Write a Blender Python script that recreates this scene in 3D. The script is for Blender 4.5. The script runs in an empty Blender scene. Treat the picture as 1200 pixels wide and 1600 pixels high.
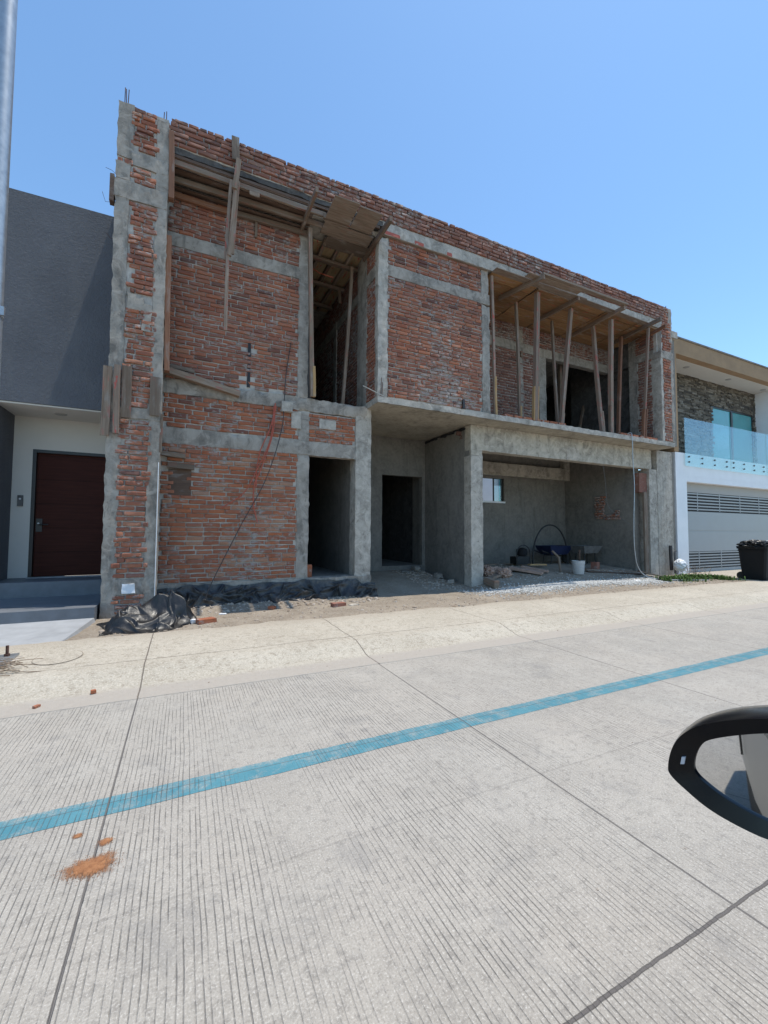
import bpy, math, random
from mathutils import Vector, Matrix, noise
random.seed(7)
R_ = random.random
def U_(a, b): return random.uniform(a, b)
S = bpy.context.scene
COL = S.collection

# ------------------------------------------------------------------ camera
cam_d = bpy.data.cameras.new('camera')
cam = bpy.data.objects.new('camera', cam_d); COL.objects.link(cam); S.camera = cam
cam_d.sensor_fit = 'VERTICAL'; cam_d.sensor_height = 36.0; cam_d.lens = 653.4/1600*36
cam_d.clip_start = 0.03; cam_d.clip_end = 2000
CR = Vector((0.90180975, -0.4321116, 0.00432951))
CU = Vector((-0.0245826, -0.04129564, 0.99884452))
CF = Vector((0.43143351, 0.90087415, 0.04786324))
CAM = Vector((0, 0, 1.3))
cam.matrix_world = Matrix(((CR.x, CU.x, -CF.x, 0), (CR.y, CU.y, -CF.y, 0), (CR.z, CU.z, -CF.z, 1.3), (0, 0, 0, 1)))

# ------------------------------------------------------------------ light
SUN = Vector((0.235, -0.04, 1.0)).normalized()          # direction towards the sun
w = bpy.data.worlds.new("World"); S.world = w; w.use_nodes = True
nt = w.node_tree; bg = nt.nodes['Background']
sky = nt.nodes.new('ShaderNodeTexSky'); sky.sky_type = 'NISHITA'; sky.sun_disc = False
sky.sun_elevation = math.asin(SUN.z); sky.sun_rotation = math.atan2(SUN.x, SUN.y)
sky.air_density = 1.0; sky.dust_density = 0.35; sky.ozone_density = 2.2; sky.altitude = 0
tm = nt.nodes.new('ShaderNodeMix'); tm.data_type = 'RGBA'; tm.blend_type = 'MULTIPLY'; tm.inputs[0].default_value = 1; tm.inputs[7].default_value = (.86, 1.04, 1.08, 1)
nt.links.new(sky.outputs[0], tm.inputs[6]); nt.links.new(tm.outputs[2], bg.inputs[0]); bg.inputs[1].default_value = 0.15
sd = bpy.data.lights.new('sun', 'SUN'); sd.energy = 3.0; sd.angle = math.radians(0.55); sd.color = (1.0, 0.945, 0.85)
so = bpy.data.objects.new('sun', sd); COL.objects.link(so); so.rotation_euler = SUN.to_track_quat('Z', 'Y').to_euler(); so.location = (3, -3, 20)
S.view_settings.view_transform = 'Standard'; S.view_settings.look = 'None'; S.view_settings.gamma = 1
S.view_settings.exposure = 0.55
S.cycles.max_bounces = 8; S.cycles.diffuse_bounces = 3; S.cycles.glossy_bounces = 4; S.cycles.transmission_bounces = 6
S.cycles.sample_clamp_indirect = 6

# ------------------------------------------------------------------ mesh helpers
class MB:
    def __init__(s): s.v = []; s.f = []; s.t = []; s.uv = []
    def add(s, vs, fs, tint=(0.5, 0.5, 0.5), uvs=None):
        o = len(s.v); s.v += [tuple(p) for p in vs]; s.f += [tuple(i+o for i in f) for f in fs]
        s.t += [tint]*len(vs); s.uv += (uvs if uvs else [(p[0], p[2]) for p in s.v[o:]])
        return s
    def box(s, x0, x1, y0, y1, z0, z1, j=0, tint=(0.5, 0.5, 0.5)):
        P = [Vector((x, y, z)) for z in (z0, z1) for y in (y0, y1) for x in (x0, x1)]
        if j: P = [p+Vector((U_(-j, j), U_(-j, j), U_(-j, j))) for p in P]
        return s.add(P, [(0, 2, 3, 1), (4, 5, 7, 6), (0, 1, 5, 4), (2, 6, 7, 3), (0, 4, 6, 2), (1, 3, 7, 5)], tint)
    def bar(s, a, b, wd, th, up=(0, 0, 1), bev=0.003, tint=None, seg=1, bow=0.0):
        """plank from a to b; wd along 'side', th along 'up'-ish; uv u = length"""
        a = Vector(a); b = Vector(b); d = (b-a); L = d.length; d.normalize(); up = Vector(up)
        side = d.cross(up)
        if side.length < 1e-4: side = d.cross(Vector((0, 1, 0)))
        side.normalize(); up = side.cross(d).normalized()
        if tint is None: tint = (R_(), R_(), R_())
        h, t = wd/2, th/2
        prof = [(-h+bev, -t), (h-bev, -t), (h, -t+bev), (h, t-bev), (h-bev, t), (-h+bev, t), (-h, t-bev), (-h, -t+bev)]
        vs = []; uvs = []; uo = U_(0, 50); vo = U_(0, 50); bx, by = U_(-1, 1)*bow, U_(-1, 1)*bow
        n = max(1, seg)
        for k in range(n+1):
            q = k/n; c = a+d*(L*q)+side*bx*math.sin(q*math.pi)+up*by*math.sin(q*math.pi)
            for i, (x, y) in enumerate(prof):
                vs.append(c+side*x+up*y); uvs.append((uo+L*q, vo+x+(y*1.7 if i in (2, 3, 6, 7) else 0)+(.3 if y > 0 else 0)))
        fs = [tuple(reversed(range(8))), tuple(range(8*n, 8*n+8))]
        for k in range(n):
            for i in range(8):
                j = (i+1) % 8; fs.append((8*k+i, 8*k+j, 8*k+8+j, 8*k+8+i))
        return s.add(vs, fs, tint, uvs)
    def tube(s, pts, r, n=8, tint=(0.5, 0.5, 0.5), cap=True):
        pts = [Vector(p) for p in pts]; vs = []; fs = []; uvs = []; L = 0
        rr = r if isinstance(r, (list, tuple)) else [r]*len(pts)
        pa = None
        for k, p in enumerate(pts):
            d = (pts[min(k+1, len(pts)-1)]-pts[max(k-1, 0)]).normalized()
            a = pa if pa is not None else (Vector((0, 0, 1)) if abs(d.z) < .9 else Vector((1, 0, 0)))
            x = (a-d*a.dot(d)).normalized(); y = d.cross(x); pa = x
            if k: L += (p-pts[k-1]).length
            for i in range(n):
                t = 2*math.pi*i/n; vs.append(p+(x*math.cos(t)+y*math.sin(t))*rr[k]); uvs.append((L, t*rr[k]))
        for k in range(len(pts)-1):
            for i in range(n):
                j = (i+1) % n; fs.append((k*n+i, k*n+j, (k+1)*n+j, (k+1)*n+i))
        if cap: fs += [tuple(reversed(range(n))), tuple(range((len(pts)-1)*n, len(pts)*n))]
        return s.add(vs, fs, tint, uvs)
    def lathe(s, c, prof, n=24, tint=(0.5, 0.5, 0.5), sx=1, sy=1, tilt=None):
        vs = []; fs = []; c = Vector(c)
        for r, z in prof:
            for i in range(n):
                t = 2*math.pi*i/n; p = Vector((r*sx*math.cos(t), r*sy*math.sin(t), z))
                if tilt: p = tilt @ p
                vs.append(c+p)
        for k in range(len(prof)-1):
            for i in range(n):
                j = (i+1) % n; fs.append((k*n+i, k*n+j, (k+1)*n+j, (k+1)*n+i))
        fs += [tuple(reversed(range(n))), tuple(range((len(prof)-1)*n, len(prof)*n))]
        return s.add(vs, fs, tint)
    def grid(s, nx, ny, fn, tint=(0.5, 0.5, 0.5)):
        vs = [fn(i/nx, j/ny) for j in range(ny+1) for i in range(nx+1)]
        fs = [(j*(nx+1)+i, j*(nx+1)+i+1, (j+1)*(nx+1)+i+1, (j+1)*(nx+1)+i) for j in range(ny) for i in range(nx)]
        return s.add(vs, fs, tint)
    def rough(s, x0, x1, y0, y1, z0, z1, cell=0.07, amp=0.006, edge=0.5, cx=None, cy=None, cz=None, tint=None):
        """box whose faces are a welded lattice displaced by noise: poured concrete"""
        nx = max(1, round((x1-x0)/(cx or cell))); ny = max(1, round((y1-y0)/(cy or cell))); nz = max(1, round((z1-z0)/(cz or cell)))
        idx = {}; vs = []; fs = []
        def V(i, j, k):
            key = (i, j, k)
            if key not in idx:
                p = Vector((x0+(x1-x0)*i/nx, y0+(y1-y0)*j/ny, z0+(z1-z0)*k/nz))
                ne = (i in (0, nx))+(j in (0, ny))+(k in (0, nz))
                a = amp*(1.0 if ne == 1 else 1.5)
                q = p*7.0
                dv = Vector((noise.noise(q), noise.noise(q+Vector((31, 7, 3))), noise.noise(q+Vector((5, 57, 13)))))
                q2 = p*23.0
                dv += .6*Vector((noise.noise(q2), noise.noise(q2+Vector((31, 7, 3))), noise.noise(q2+Vector((5, 57, 13)))))
                if ne >= 2:      # worn arris: pull towards the inside
                    cc = Vector(((x0+x1)/2, (y0+y1)/2, (z0+z1)/2)); g = abs(noise.noise(p*9))*amp*edge*2
                    p += Vector(((1 if p.x < cc.x else -1)*g*(i in (0, nx)), (1 if p.y < cc.y else -1)*g*(j in (0, ny)), (1 if p.z < cc.z else -1)*g*(k in (0, nz))))
                idx[key] = len(vs); vs.append(p+dv*a)
            return idx[key]
        for i in range(nx):
            for j in range(ny):
                fs.append((V(i, j, 0), V(i, j+1, 0), V(i+1, j+1, 0), V(i+1, j, 0))); fs.append((V(i, j, nz), V(i+1, j, nz), V(i+1, j+1, nz), V(i, j+1, nz)))
        for i in range(nx):
            for k in range(nz):
                fs.append((V(i, 0, k), V(i+1, 0, k), V(i+1, 0, k+1), V(i, 0, k+1))); fs.append((V(i, ny, k), V(i, ny, k+1), V(i+1, ny, k+1), V(i+1, ny, k)))
        for j in range(ny):
            for k in range(nz):
                fs.append((V(0, j, k), V(0, j, k+1), V(0, j+1, k+1), V(0, j+1, k))); fs.append((V(nx, j, k), V(nx, j+1, k), V(nx, j+1, k+1), V(nx, j, k+1)))
        return s.add(vs, fs, tint or (R_(), R_(), R_()))
    def build(s, name, mat, parent=None, smooth=None):
        off = parent_loc(parent) if parent else Vector((0, 0, 0))
        me = bpy.data.meshes.new(name)
        me.from_pydata([(p[0]-off.x, p[1]-off.y, p[2]-off.z) for p in s.v], [], s.f)
        a = me.color_attributes.new('tint', 'FLOAT_COLOR', 'POINT')
        buf = []
        for t in s.t: buf += [t[0], t[1], t[2], 1.0]
        a.data.foreach_set('color', buf)
        uvl = me.uv_layers.new(name='UVMap'); lv = [0]*len(me.loops); me.loops.foreach_get('vertex_index', lv)
        ub = []
        for i in lv: ub += [s.uv[i][0], s.uv[i][1]]
        uvl.data.foreach_set('uv', ub)
        if smooth is not None:
            me.shade_smooth()
            if smooth < 180: me.set_sharp_from_angle(angle=math.radians(smooth))
        me.materials.append(mat); me.update()
        o = bpy.data.objects.new(name, me); COL.objects.link(o)
        if parent: o.parent = parent
        return o
class BRS:
    def __init__(s): s.l = []
    def __call__(s): s.l.append(MB()); return s.l[-1]
def parent_loc(p):
    v = Vector((0, 0, 0))
    while p is not None: v += p.location; p = p.parent
    return v
def tag(o, label=None, cat=None, group=None, kind=None):
    if label: o['label'] = label
    if cat: o['category'] = cat
    if group: o['group'] = group
    if kind: o['kind'] = kind
    return o
def thing(name, label, cat, loc=(0, 0, 0), group=None):
    o = bpy.data.objects.new(name, None); COL.objects.link(o); o.location = loc; o.empty_display_size = .2
    return tag(o, label, cat, group)
def one(mb, name, mat, label, cat, group=None, smooth=None, kind=None):
    """a thing that is a single mesh: origin moved to its base centre"""
    n = len(mb.v); c = Vector((sum(p[0] for p in mb.v)/n, sum(p[1] for p in mb.v)/n, min(p[2] for p in mb.v)))
    mb.v = [(p[0]-c.x, p[1]-c.y, p[2]-c.z) for p in mb.v]
    o = mb.build(name, mat, None, smooth); o.location = c
    return tag(o, label, cat, group, kind)
def struct(mb, name, mat, smooth=None, label=None):
    o = mb.build(name, mat, None, smooth); o['kind'] = 'structure'
    if label: o['label'] = label
    return o
def sm(a, b, x):
    t = min(1, max(0, (x-a)/(b-a))); return t*t*(3-2*t)

# ------------------------------------------------------------------ materials
class NT:
    def __init__(s, name):
        s.m = bpy.data.materials.new(name); s.m.use_nodes = True; s.n = s.m.node_tree; s.b = s.n.nodes['Principled BSDF']
        s.tc = s.n.nodes.new('ShaderNodeTexCoord'); s.geo = s.n.nodes.new('ShaderNodeNewGeometry')
    def L(s, a, b): s.n.links.new(a, b)
    def pos(s): return s.geo.outputs['Position']
    def mp(s, src, scale=(1, 1, 1), loc=(0, 0, 0), rot=(0, 0, 0)):
        m = s.n.nodes.new('ShaderNodeMapping'); m.inputs['Scale'].default_value = scale; m.inputs['Location'].default_value = loc; m.inputs['Rotation'].default_value = rot
        s.L(src, m.inputs[0]); return m.outputs[0]
    def noise(s, src, scale=5, detail=4, rough=.55, dist=0):
        t = s.n.nodes.new('ShaderNodeTexNoise'); t.inputs['Scale'].default_value = scale; t.inputs['Detail'].default_value = detail; t.inputs['Roughness'].default_value = rough; t.inputs['Distortion'].default_value = dist
        s.L(src, t.inputs['Vector']); return t.outputs[0]
    def vor(s, src, scale=5, feat='F1', rand=1.0):
        t = s.n.nodes.new('ShaderNodeTexVoronoi'); t.feature = feat; t.inputs['Scale'].default_value = scale; t.inputs['Randomness'].default_value = rand
        s.L(src, t.inputs['Vector']); return t
    def ramp(s, src, stops):
        r = s.n.nodes.new('ShaderNodeValToRGB'); e = r.color_ramp.elements
        while len(e) < len(stops): e.new(.5)
        for k, (p, c) in enumerate(stops):
            e[k].position = p; e[k].color = (c, c, c, 1) if isinstance(c, (int, float)) else (*c, 1)
        s.L(src, r.inputs[0]); return r.outputs[0]
    def mix(s, f, a, b, mode='MIX'):
        m = s.n.nodes.new('ShaderNodeMix'); m.data_type = 'RGBA'; m.blend_type = mode
        for i, v in ((0, f), (6, a), (7, b)):
            if isinstance(v, (int, float)): m.inputs[i].default_value = v if i == 0 else (v, v, v, 1)
            elif isinstance(v, tuple): m.inputs[i].default_value = (*v, 1)
            else: s.L(v, m.inputs[i])
        return m.outputs[2]
    def math(s, op, a, b=None, c=None):
        m = s.n.nodes.new('ShaderNodeMath'); m.operation = op
        for i, v in enumerate((a, b, c)):
            if v is None: continue
            if isinstance(v, (int, float)): m.inputs[i].default_value = v
            else: s.L(v, m.inputs[i])
        return m.outputs[0]
    def sep(s, src):
        m = s.n.nodes.new('ShaderNodeSeparateXYZ'); s.L(src, m.inputs[0]); return m.outputs
    def tint(s):
        a = s.n.nodes.new('ShaderNodeAttribute'); a.attribute_name = 'tint'
        m = s.n.nodes.new('ShaderNodeSeparateColor'); s.L(a.outputs['Color'], m.inputs[0]); return m.outputs
    def bump(s, h, strength=.5, dist=.01, prev=None):
        b = s.n.nodes.new('ShaderNodeBump'); b.inputs['Strength'].default_value = strength; b.inputs['Distance'].default_value = dist
        s.L(h, b.inputs['Height'])
        if prev is not None: s.L(prev, b.inputs['Normal'])
        return b.outputs[0]
    def done(s, col, rough=.85, normal=None, **k):
        if isinstance(col, tuple): s.b.inputs['Base Color'].default_value = (*col, 1)
        else: s.L(col, s.b.inputs['Base Color'])
        if isinstance(rough, (int, float)): s.b.inputs['Roughness'].default_value = rough
        else: s.L(rough, s.b.inputs['Roughness'])
        if normal is not None: s.L(normal, s.b.inputs['Normal'])
        for kk, v in k.items(): s.b.inputs[kk.replace('_', ' ')].default_value = v
        return s.m

def m_concrete(name, c, var=.35, stain=.6, boards=False, rough=.9, bumpd=.01, pits=True):
    t = NT(name); p = t.pos()
    n1 = t.noise(p, 1.7, 6, .6); n2 = t.noise(p, 14, 5, .65); n3 = t.noise(p, 90, 3, .6)
    d = tuple(x*(1-var) for x in c); l = tuple(min(1, x*(1+var)) for x in c)
    col = t.mix(t.ramp(n1, [(.3, 0), (.72, 1)]), d, l)
    col = t.mix(t.ramp(n2, [(.35, .0), (.75, .7)]), col, tuple(min(1, x*1.35+.02) for x in c))
    col = t.mix(t.math('MULTIPLY', t.ramp(t.noise(t.mp(p, (3, 3, .55)), 1.3, 6, .7, .6), [(.52, 0), (.66, 1)]), stain), col, tuple(x*.5 for x in c))
    n5 = t.noise(t.mp(p, (1, 1, 1), (7, 3, 1)), 5.5, 6, .72, .8)
    col = t.mix(t.ramp(n5, [(.50, 0), (.60, .6 if pits else .25)]), col, tuple(min(1, x*1.55+.03) for x in c))
    col = t.mix(t.ramp(n5, [(.36, .65 if pits else .3), (.44, 0)]), col, tuple(x*.45 for x in c))
    h = t.math('ADD', t.math('ADD', t.math('MULTIPLY', n2, .6), t.math('MULTIPLY', n3, .35)), t.math('MULTIPLY', n5, .8 if pits else .2))
    if pits:
        v = t.vor(p, 46).outputs[0]; pit = t.ramp(v, [(.05, 1), (.16, 0)])
        sel = t.ramp(t.noise(p, 3.1, 2), [(.52, 0), (.62, 1)]); pit = t.math('MULTIPLY', pit, sel)
        col = t.mix(t.math('MULTIPLY', pit, .7), col, tuple(x*.35 for x in c)); h = t.math('SUBTRACT', h, t.math('MULTIPLY', pit, 1.2))
    if boards:
        x, y, z = t.sep(p)
        s_ = t.math('ADD', x, t.math('MULTIPLY', y, .7)) if boards == 'v' else z
        q = t.math('FRACT', t.math('MULTIPLY', s_, 7.7)); ln = t.ramp(q, [(0, 1), (.05, 0), (.95, 0), (1, 1)])
        col = t.mix(t.math('MULTIPLY', ln, .55), col, tuple(x_*.4 for x_ in c)); h = t.math('SUBTRACT', h, ln)
    col = t.mix(t.math('MULTIPLY', n3, .22), col, tuple(x*.6 for x in c))
    return t.done(col, rough, t.bump(h, .8, bumpd))
def m_brick(name, hot=(.39, .13, .062), mid=(.29, .095, .052), dark=(.13, .048, .034), pale=(.34, .165, .10), smear=.15, dust=.16):
    t = NT(name); r, g, b = t.tint(); p = t.pos()
    col = t.ramp(r, [(0, dark), (.14, mid), (.5, mid), (.78, hot), (.93, hot), (1, pale)])
    n2 = t.noise(p, 38, 4, .7); n3 = t.noise(p, 160, 2, .6)
    col = t.mix(t.ramp(n2, [(.3, .55), (.6, 0)]), col, t.mix(.55, col, (.06, .03, .025)))
    big = t.noise(p, .75, 4, .6)
    # grey cement dragged over the faces, more in some zones
    sm_ = t.math('ADD', t.noise(t.mp(p, (1, 1, 1.6)), 9, 5, .72), t.math('MULTIPLY', big, .55))
    fac = t.ramp(sm_, [(.80-.1*smear, 0), (.92-.1*smear, .85)])
    col = t.mix(t.math('MULTIPLY', t.ramp(t.noise(p, 5, 4, .6), [(.3, 0), (.8, 1)]), dust), col, (.42, .33, .28))
    col = t.mix(fac, col, (.34, .315, .29))
    col = t.mix(t.math('MULTIPLY', g, .25), col, (.2, .17, .15))
    h = t.math('ADD', n2, t.math('MULTIPLY', n3, .5)); h = t.math('ADD', h, t.math('MULTIPLY', fac, .6))
    return t.done(col, .93, t.bump(h, .8, .008))
def m_wood(name, c, c2, red=0.0, rough=.8):
    t = NT(name); uv = t.tc.outputs['UV']; r, g, b = t.tint()
    n = t.noise(t.mp(uv, (2.2, 42, 1)), 1, 6, .6, .4); n2 = t.noise(t.mp(uv, (7, 150, 1)), 1, 3, .6); n4 = t.noise(t.mp(uv, (1.6, 6, 1)), 1.6, 4, .6)
    col = t.mix(t.ramp(n, [(.32, 0), (.68, 1)]), c, c2)
    col = t.mix(t.math('MULTIPLY', r, .6), col, tuple(x*.4 for x in c))
    col = t.mix(t.ramp(n4, [(.55, 0), (.75, .6)]), col, tuple(min(1, x*1.5+.05) for x in (.2, .19, .175)))
    col = t.mix(t.ramp(n4, [(.25, .6), (.42, 0)]), col, tuple(x*.4 for x in c))
    if red: col = t.mix(t.math('MULTIPLY', t.ramp(t.noise(t.mp(uv, (2.4, 9, 1), (3, 1, 0)), 1.7, 3, .6), [(.58, 0), (.64, 1)]), red), col, (.42, .07, .05))
    return t.done(col, rough, t.bump(t.math('ADD', n, n2), .6, .004))
def m_plain(name, c, rough=.5, var=.12, sc=8, bump=.0, metal=0, **k):
    t = NT(name); p = t.pos(); n = t.noise(p, sc, 5, .6); n2 = t.noise(p, sc*9, 3, .6)
    col = t.mix(t.ramp(n, [(.3, 0), (.7, 1)]), tuple(x*(1-var) for x in c), tuple(min(1, x*(1+var)) for x in c))
    nb = t.bump(t.math('ADD', n, n2), .6, bump) if bump else None
    rr = t.math('ADD', t.math('MULTIPLY', n, .16), rough-.08)
    return t.done(col, rr, nb, Metallic=metal, **k)

M = {}
M['conc'] = m_concrete('cast_concrete', (.285, .250, .210), .45, .8)
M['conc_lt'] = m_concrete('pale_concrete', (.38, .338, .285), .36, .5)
M['conc_bd'] = m_concrete('boarded_concrete', (.36, .32, .27), .25, .35, 'v')
M['conc_bh'] = m_concrete('boarded_beam_concrete', (.37, .33, .27), .35, .6, False)
M['soffit'] = m_concrete('soffit_concrete', (.34, .30, .235), .35, .7, False, pits=False)
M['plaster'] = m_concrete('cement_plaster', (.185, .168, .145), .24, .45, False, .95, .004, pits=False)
M['conc_shade'] = m_concrete('shade_dark_concrete', (.075, .068, .062), .4, .6)  # darkened concrete: shade of the deep rooms put into the colour
M['mortar'] = m_concrete('mortar', (.44, .40, .35), .3, .35, False, .95, .012, pits=False)
M['brick'] = m_brick('clay_brick')
M['brick_o'] = m_brick('orange_clay_brick', (.41, .125, .048), (.33, .10, .043), (.17, .055, .034), (.40, .20, .12), .0, .12)
M['brick_d'] = m_brick('weathered_clay_brick', (.27, .10, .062), (.21, .08, .052), (.11, .05, .04), (.27, .15, .11), .1, .2)
M['wood'] = m_wood('weathered_timber', (.185, .122, .08), (.33, .25, .185), .35)
M['wood_r'] = m_wood('red_marked_timber', (.22, .145, .10), (.37, .28, .215), .9)
M['wood_n'] = m_wood('fresh_timber', (.46, .27, .11), (.58, .37, .17))
M['wood_d'] = m_wood('dark_timber', (.10, .06, .04), (.17, .10, .065))
M['wood_rb'] = m_wood('reddish_timber', (.22, .095, .05), (.30, .14, .075))
M['ply'] = m_wood('shuttering_board', (.25, .125, .05), (.42, .235, .10), .35)
M['ply_g'] = m_wood('grey_shuttering_board', (.18, .125, .085), (.30, .23, .175), .1)
M['rust'] = m_plain('rusty_steel', (.10, .045, .03), .8, .4, 30, .002)
M['steel'] = m_plain('galvanised_steel', (.40, .42, .44), .45, .15, 14, .001, .75)
M['plastic'] = None
def m_plastic(name, c, dustc, dust):
    t = NT(name); p = t.pos(); n = t.noise(p, 7, 5, .6)
    col = t.mix(t.math('MULTIPLY', t.ramp(n, [(.4, 0), (.7, 1)]), dust), c, dustc)
    rr = t.math('ADD', t.math('MULTIPLY', n, .35), .22)
    h = t.noise(p, 40, 4, .6, .8)
    return t.done(col, rr, t.bump(h, .5, .006))
M['plastic'] = m_plastic('black_plastic_sheet', (.009, .009, .010), (.07, .068, .065), .25)
M['plastic_b'] = m_plastic('dusty_plastic_sheet', (.012, .013, .016), (.19, .17, .145), .5)
M['plastic_w'] = m_plastic('white_plastic_film', (.75, .76, .77), (.5, .5, .48), .5)
M['bin'] = m_plain('black_bin_plastic', (.005, .005, .006), .85, .15, 10, .001)
M['white'] = m_plain('white_wall_paint', (.78, .79, .80), .85, .04, 3, .001)
M['cream'] = m_plain('cream_wall_paint', (.62, .585, .53), .85, .03, 3, .001)
M['brown'] = m_plain('tan_render', (.33, .215, .12), .9, .14, 2.5, .003)
M['gar'] = m_plain('grey_door_paint', (.30, .31, .32), .4, .04, 2, .0)
M['gar_d'] = m_plain('shadow_gap_black', (.02, .02, .022), .7, .05, 2, .0)
M['gar_l'] = m_plain('taupe_lintel_paint', (.36, .345, .32), .6, .04, 2, .0)
M['tile'] = m_plain('grey_porch_stone', (.15, .16, .175), .5, .2, 4, .001)
M['ramp'] = m_plain('grey_ramp_cement', (.34, .345, .35), .7, .14, 5, .002)
M['frame'] = m_plain('dark_metal_frame', (.025, .024, .024), .4, .1, 5)
M['bucket'] = m_plain('white_bucket_plastic', (.50, .49, .47), .55, .12, 14)
M['blue'] = m_plain('blue_tray_paint', (.008, .016, .055), .5, .3, 10)
M['greytray'] = m_plain('grey_tray_paint', (.13, .125, .12), .7, .3, 10)
M['rubber'] = m_plain('black_rubber', (.015, .015, .015), .6, .1, 10)
M['cable_r'] = m_plain('orange_hose_plastic', (.40, .085, .045), .5, .1, 10)
M['cable_k'] = m_plain('black_cable_sheath', (.03, .025, .025), .5, .1, 10)
M['cable_w'] = m_plain('pale_cable_sheath', (.42, .42, .40), .6, .1, 10)
M['sack'] = m_plain('paper_sack', (.44, .29, .22), .9, .2, 9, .004)
M['gloss'] = m_plain('gloss_black_trim', (.004, .004, .006), .22, .05, 3)
M['carpaint'] = m_plain('champagne_car_paint', (.42, .40, .36), .32, .02, 2, 0, .35)
M['lamp_w'] = m_plain('white_lamp_plastic', (.7, .7, .7), .4, .02, 2)
def m_stucco():
    t = NT('dark_grey_stucco'); p = t.pos(); n = t.noise(p, 22, 6, .7, .5); b_ = t.noise(p, 1.2, 4, .6)
    col = t.mix(t.ramp(b_, [(.3, 0), (.7, 1)]), (.105, .107, .118), (.135, .137, .15))
    col = t.mix(t.ramp(t.noise(t.mp(p, (2.5, 2.5, .5)), 1.6, 6, .7, .4), [(.5, 0), (.72, .35)]), col, (.17, .168, .17))
    return t.done(col, .9, t.bump(n, .8, .03))
M['stucco'] = m_stucco()
def m_door():
    t = NT('dark_red_wood_door'); p = t.pos(); n = t.noise(t.mp(p, (1.2, 1, 26)), 2, 6, .6, .3)
    col = t.mix(t.ramp(n, [(.3, 0), (.7, 1)]), (.040, .009, .006), (.070, .017, .010))
    x, y, z = t.sep(p); q = t.math('FRACT', t.math('MULTIPLY', t.math('SUBTRACT', z, .53), 2.45)); ln = t.ramp(q, [(0, 1), (.02, 0), (.98, 0), (1, 1)])
    return t.done(t.mix(t.math('MULTIPLY', ln, .8), col, (.01, .003, .002)), .55, t.bump(t.math('SUBTRACT', n, ln), .4, .003), Specular_IOR_Level=.15)
M['door'] = m_door()
def m_dirt():
    t = NT('dry_dirt'); p = t.pos(); n = t.noise(p, 2.2, 6, .65); n2 = t.noise(p, 30, 5, .7); v = t.vor(p, 55).outputs[0]
    col = t.mix(t.ramp(n, [(.3, 0), (.7, 1)]), (.20, .158, .115), (.35, .29, .222))
    col = t.mix(t.ramp(n2, [(.45, 0), (.7, .7)]), col, (.42, .365, .295))
    col = t.mix(t.ramp(v, [(.1, .5), (.3, 0)]), col, (.22, .19, .155))
    return t.done(col, .97, t.bump(t.math('ADD', n2, t.math('MULTIPLY', v, .4)), .9, .02))
M['dirt'] = m_dirt()
def m_gravel(name, a, b):
    t = NT(name); r, g, bb = t.tint(); n = t.noise(t.pos(), 70, 3)
    col = t.mix(r, a, b); col = t.mix(t.math('MULTIPLY', n, .4), col, tuple(x*.5 for x in a))
    return t.done(col, .92)
M['gravel'] = m_gravel('crushed_stone', (.42, .41, .385), (.75, .735, .69))
M['rubble'] = m_gravel('dirt_crumbs', (.26, .19, .13), (.52, .45, .38))
M['weed'] = m_gravel('weed_leaf', (.055, .11, .02), (.12, .20, .045))
M['ring'] = m_plain('cover_gap_dirt', (.24, .20, .155), .95, .2, 20)
M['twig'] = m_gravel('dry_stem', (.20, .14, .095), (.34, .26, .19))
M['soil'] = None
def m_soil():
    t = NT('orange_soil'); p = t.pos(); n = t.noise(p, 45, 5, .7); n2 = t.math('ADD', t.math('MULTIPLY', t.noise(t.mp(p, (55, 16, 1)), 2.2, 6, .8), 1.7), -.35); r_, g, b = t.tint()
    a = t.ramp(t.math('SUBTRACT', t.math('ADD', n2, .52), r_), [(.16, 0), (.60, 1)])
    t.L(a, t.b.inputs['Alpha'])
    return t.done(t.mix(t.ramp(n, [(.3, 0), (.7, 1)]), (.235, .095, .038), (.40, .185, .082)), .97, t.bump(n, .8, .01))
M['soil'] = m_soil()
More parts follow.
